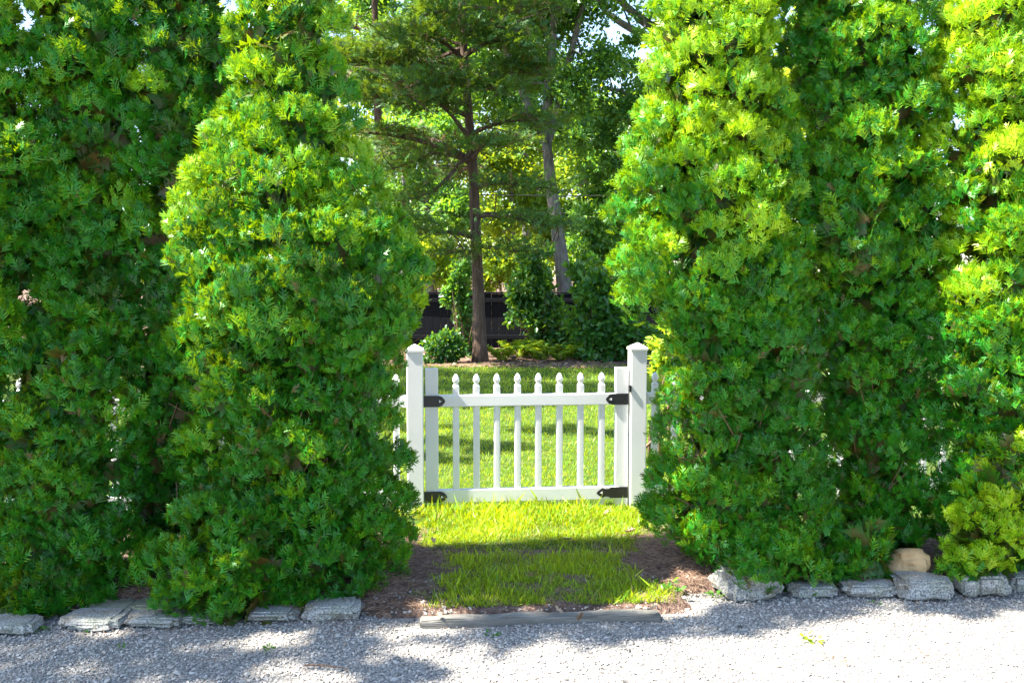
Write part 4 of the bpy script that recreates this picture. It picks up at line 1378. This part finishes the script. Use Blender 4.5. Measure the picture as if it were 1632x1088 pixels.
# trees standing outside the picture on the left; their shade falls on drive and lawn
def shade_tree(x, y, z0, clumps, label, seed, n, leaf=0.16):
    global rng
    rng = np.random.default_rng(seed)
    root = empty('maple_tree', (x, y, 0))
    tag(root, label, 'tree', 'trees outside the left edge')
    a = Acc(); V, F = tube(smooth_path([(x, y, -0.1), (x + 0.05, y, z0 * 0.6), (x, y, z0 + 0.8)], 8), np.linspace(0.17, 0.08, 8), 12, 0.03)
    a.add(V, F); a.build('trunk', M['bark_grey'], root, True)
    cr = Acc()
    leaf_cloud(cr, [(x + q[0], y + q[1], q[2]) for q in clumps], [q[3] for q in clumps], [n] * len(clumps), leaf, LEAF4, 0.5, 0.2, 0.2)
    tag(cr.build('crown', M['oak'], root), kind='stuff')


def over(gx, gy, z, r, x, y):
    """clump placed so that its shade falls round the ground point gx, gy"""
    k = z / math.tan(SUN_EL)
    return (gx - k * math.cos(SUN_AZ) - x, gy - k * math.sin(SUN_AZ) - y, z, r)


mx_, my_ = -7.4, 3.1
row = [over(gx, gy, z, r, mx_, my_) for gx, gy, z, r in (
    (-0.1, 3.98, 6.8, 0.26), (0.35, 4.02, 6.9, 0.24), (0.75, 4.08, 7.0, 0.24), (1.15, 4.22, 7.0, 0.26), (1.6, 4.33, 7.1, 0.25), (2.05, 4.40, 7.1, 0.24), (2.5, 4.46, 7.2, 0.24), (1.3, 4.5, 6.8, 0.25), (1.8, 4.6, 6.9, 0.25), (2.3, 4.66, 7.0, 0.25), (2.8, 4.6, 7.0, 0.3),
    (-2.3, 3.66, 6.4, 0.26), (-1.75, 3.82, 6.5, 0.20), (-1.2, 3.62, 6.5, 0.26), (-1.35, 4.05, 6.6, 0.24), (-0.7, 3.86, 6.7, 0.22), (-2.1, 4.08, 6.4, 0.30), (-0.75, 4.12, 6.7, 0.22), (-0.5, 3.58, 6.7, 0.16), (-2.0, 3.5, 6.4, 0.3), (-1.5, 3.72, 6.4, 0.22),
    (-2.35, 4.22, 6.2, 0.2), (-1.95, 4.22, 6.2, 0.2), (-1.55, 4.2, 6.3, 0.2), (-0.95, 4.2, 6.3, 0.2), (-0.6, 4.25, 6.5, 0.2),
    (-1.7, 4.3, 6.2, 0.30), (-1.1, 4.35, 6.3, 0.26), (-2.6, 4.3, 6.2, 0.35), (-2.9, 3.9, 6.3, 0.35), (-3.4, 4.2, 6.1, 0.4))]
shade_tree(mx_, my_, 5.6, row, 'maple outside the left edge shading the drive', 801, 330, 0.10)
fx_, fy_ = -10.5, 12.6
row = [over(gx, gy, z, r, fx_, fy_) for gx, gy, z, r in (
    (-2.5, 12.2, 9.0, 1.2), (-1.0, 12.6, 9.6, 1.1), (0.6, 12.3, 10.4, 1.1), (2.2, 12.8, 11.2, 1.2), (3.8, 13.2, 12.0, 1.2), (-3.5, 14.0, 8.4, 1.3), (-1.8, 14.4, 9.2, 1.0), (0.2, 14.3, 10.2, 1.0), (2.0, 14.6, 11.0, 0.9), (-2.2, 10.6, 8.6, 0.7), (0.0, 11.2, 9.8, 0.6))]
shade_tree(fx_, fy_, 7.0, row, 'maple outside the left edge shading the far lawn', 802, 1900, 0.17)
yx_, yy_ = -8.0, 8.2
row = [over(gx, gy, z, r, yx_, yy_) for gx, gy, z, r in ((-0.55, 8.4, 7.6, 0.38), (-0.1, 8.2, 7.9, 0.30), (-0.7, 7.6, 7.2, 0.28), (0.4, 9.1, 8.2, 0.35), (-1.0, 9.2, 7.5, 0.4), (1.0, 8.9, 8.4, 0.3))]
shade_tree(yx_, yy_, 6.4, row, 'maple outside the left edge shading the near lawn', 803, 520, 0.11)

print('TRIS', sum(len(o.data.polygons) for o in COL.objects if o.type == 'MESH'))
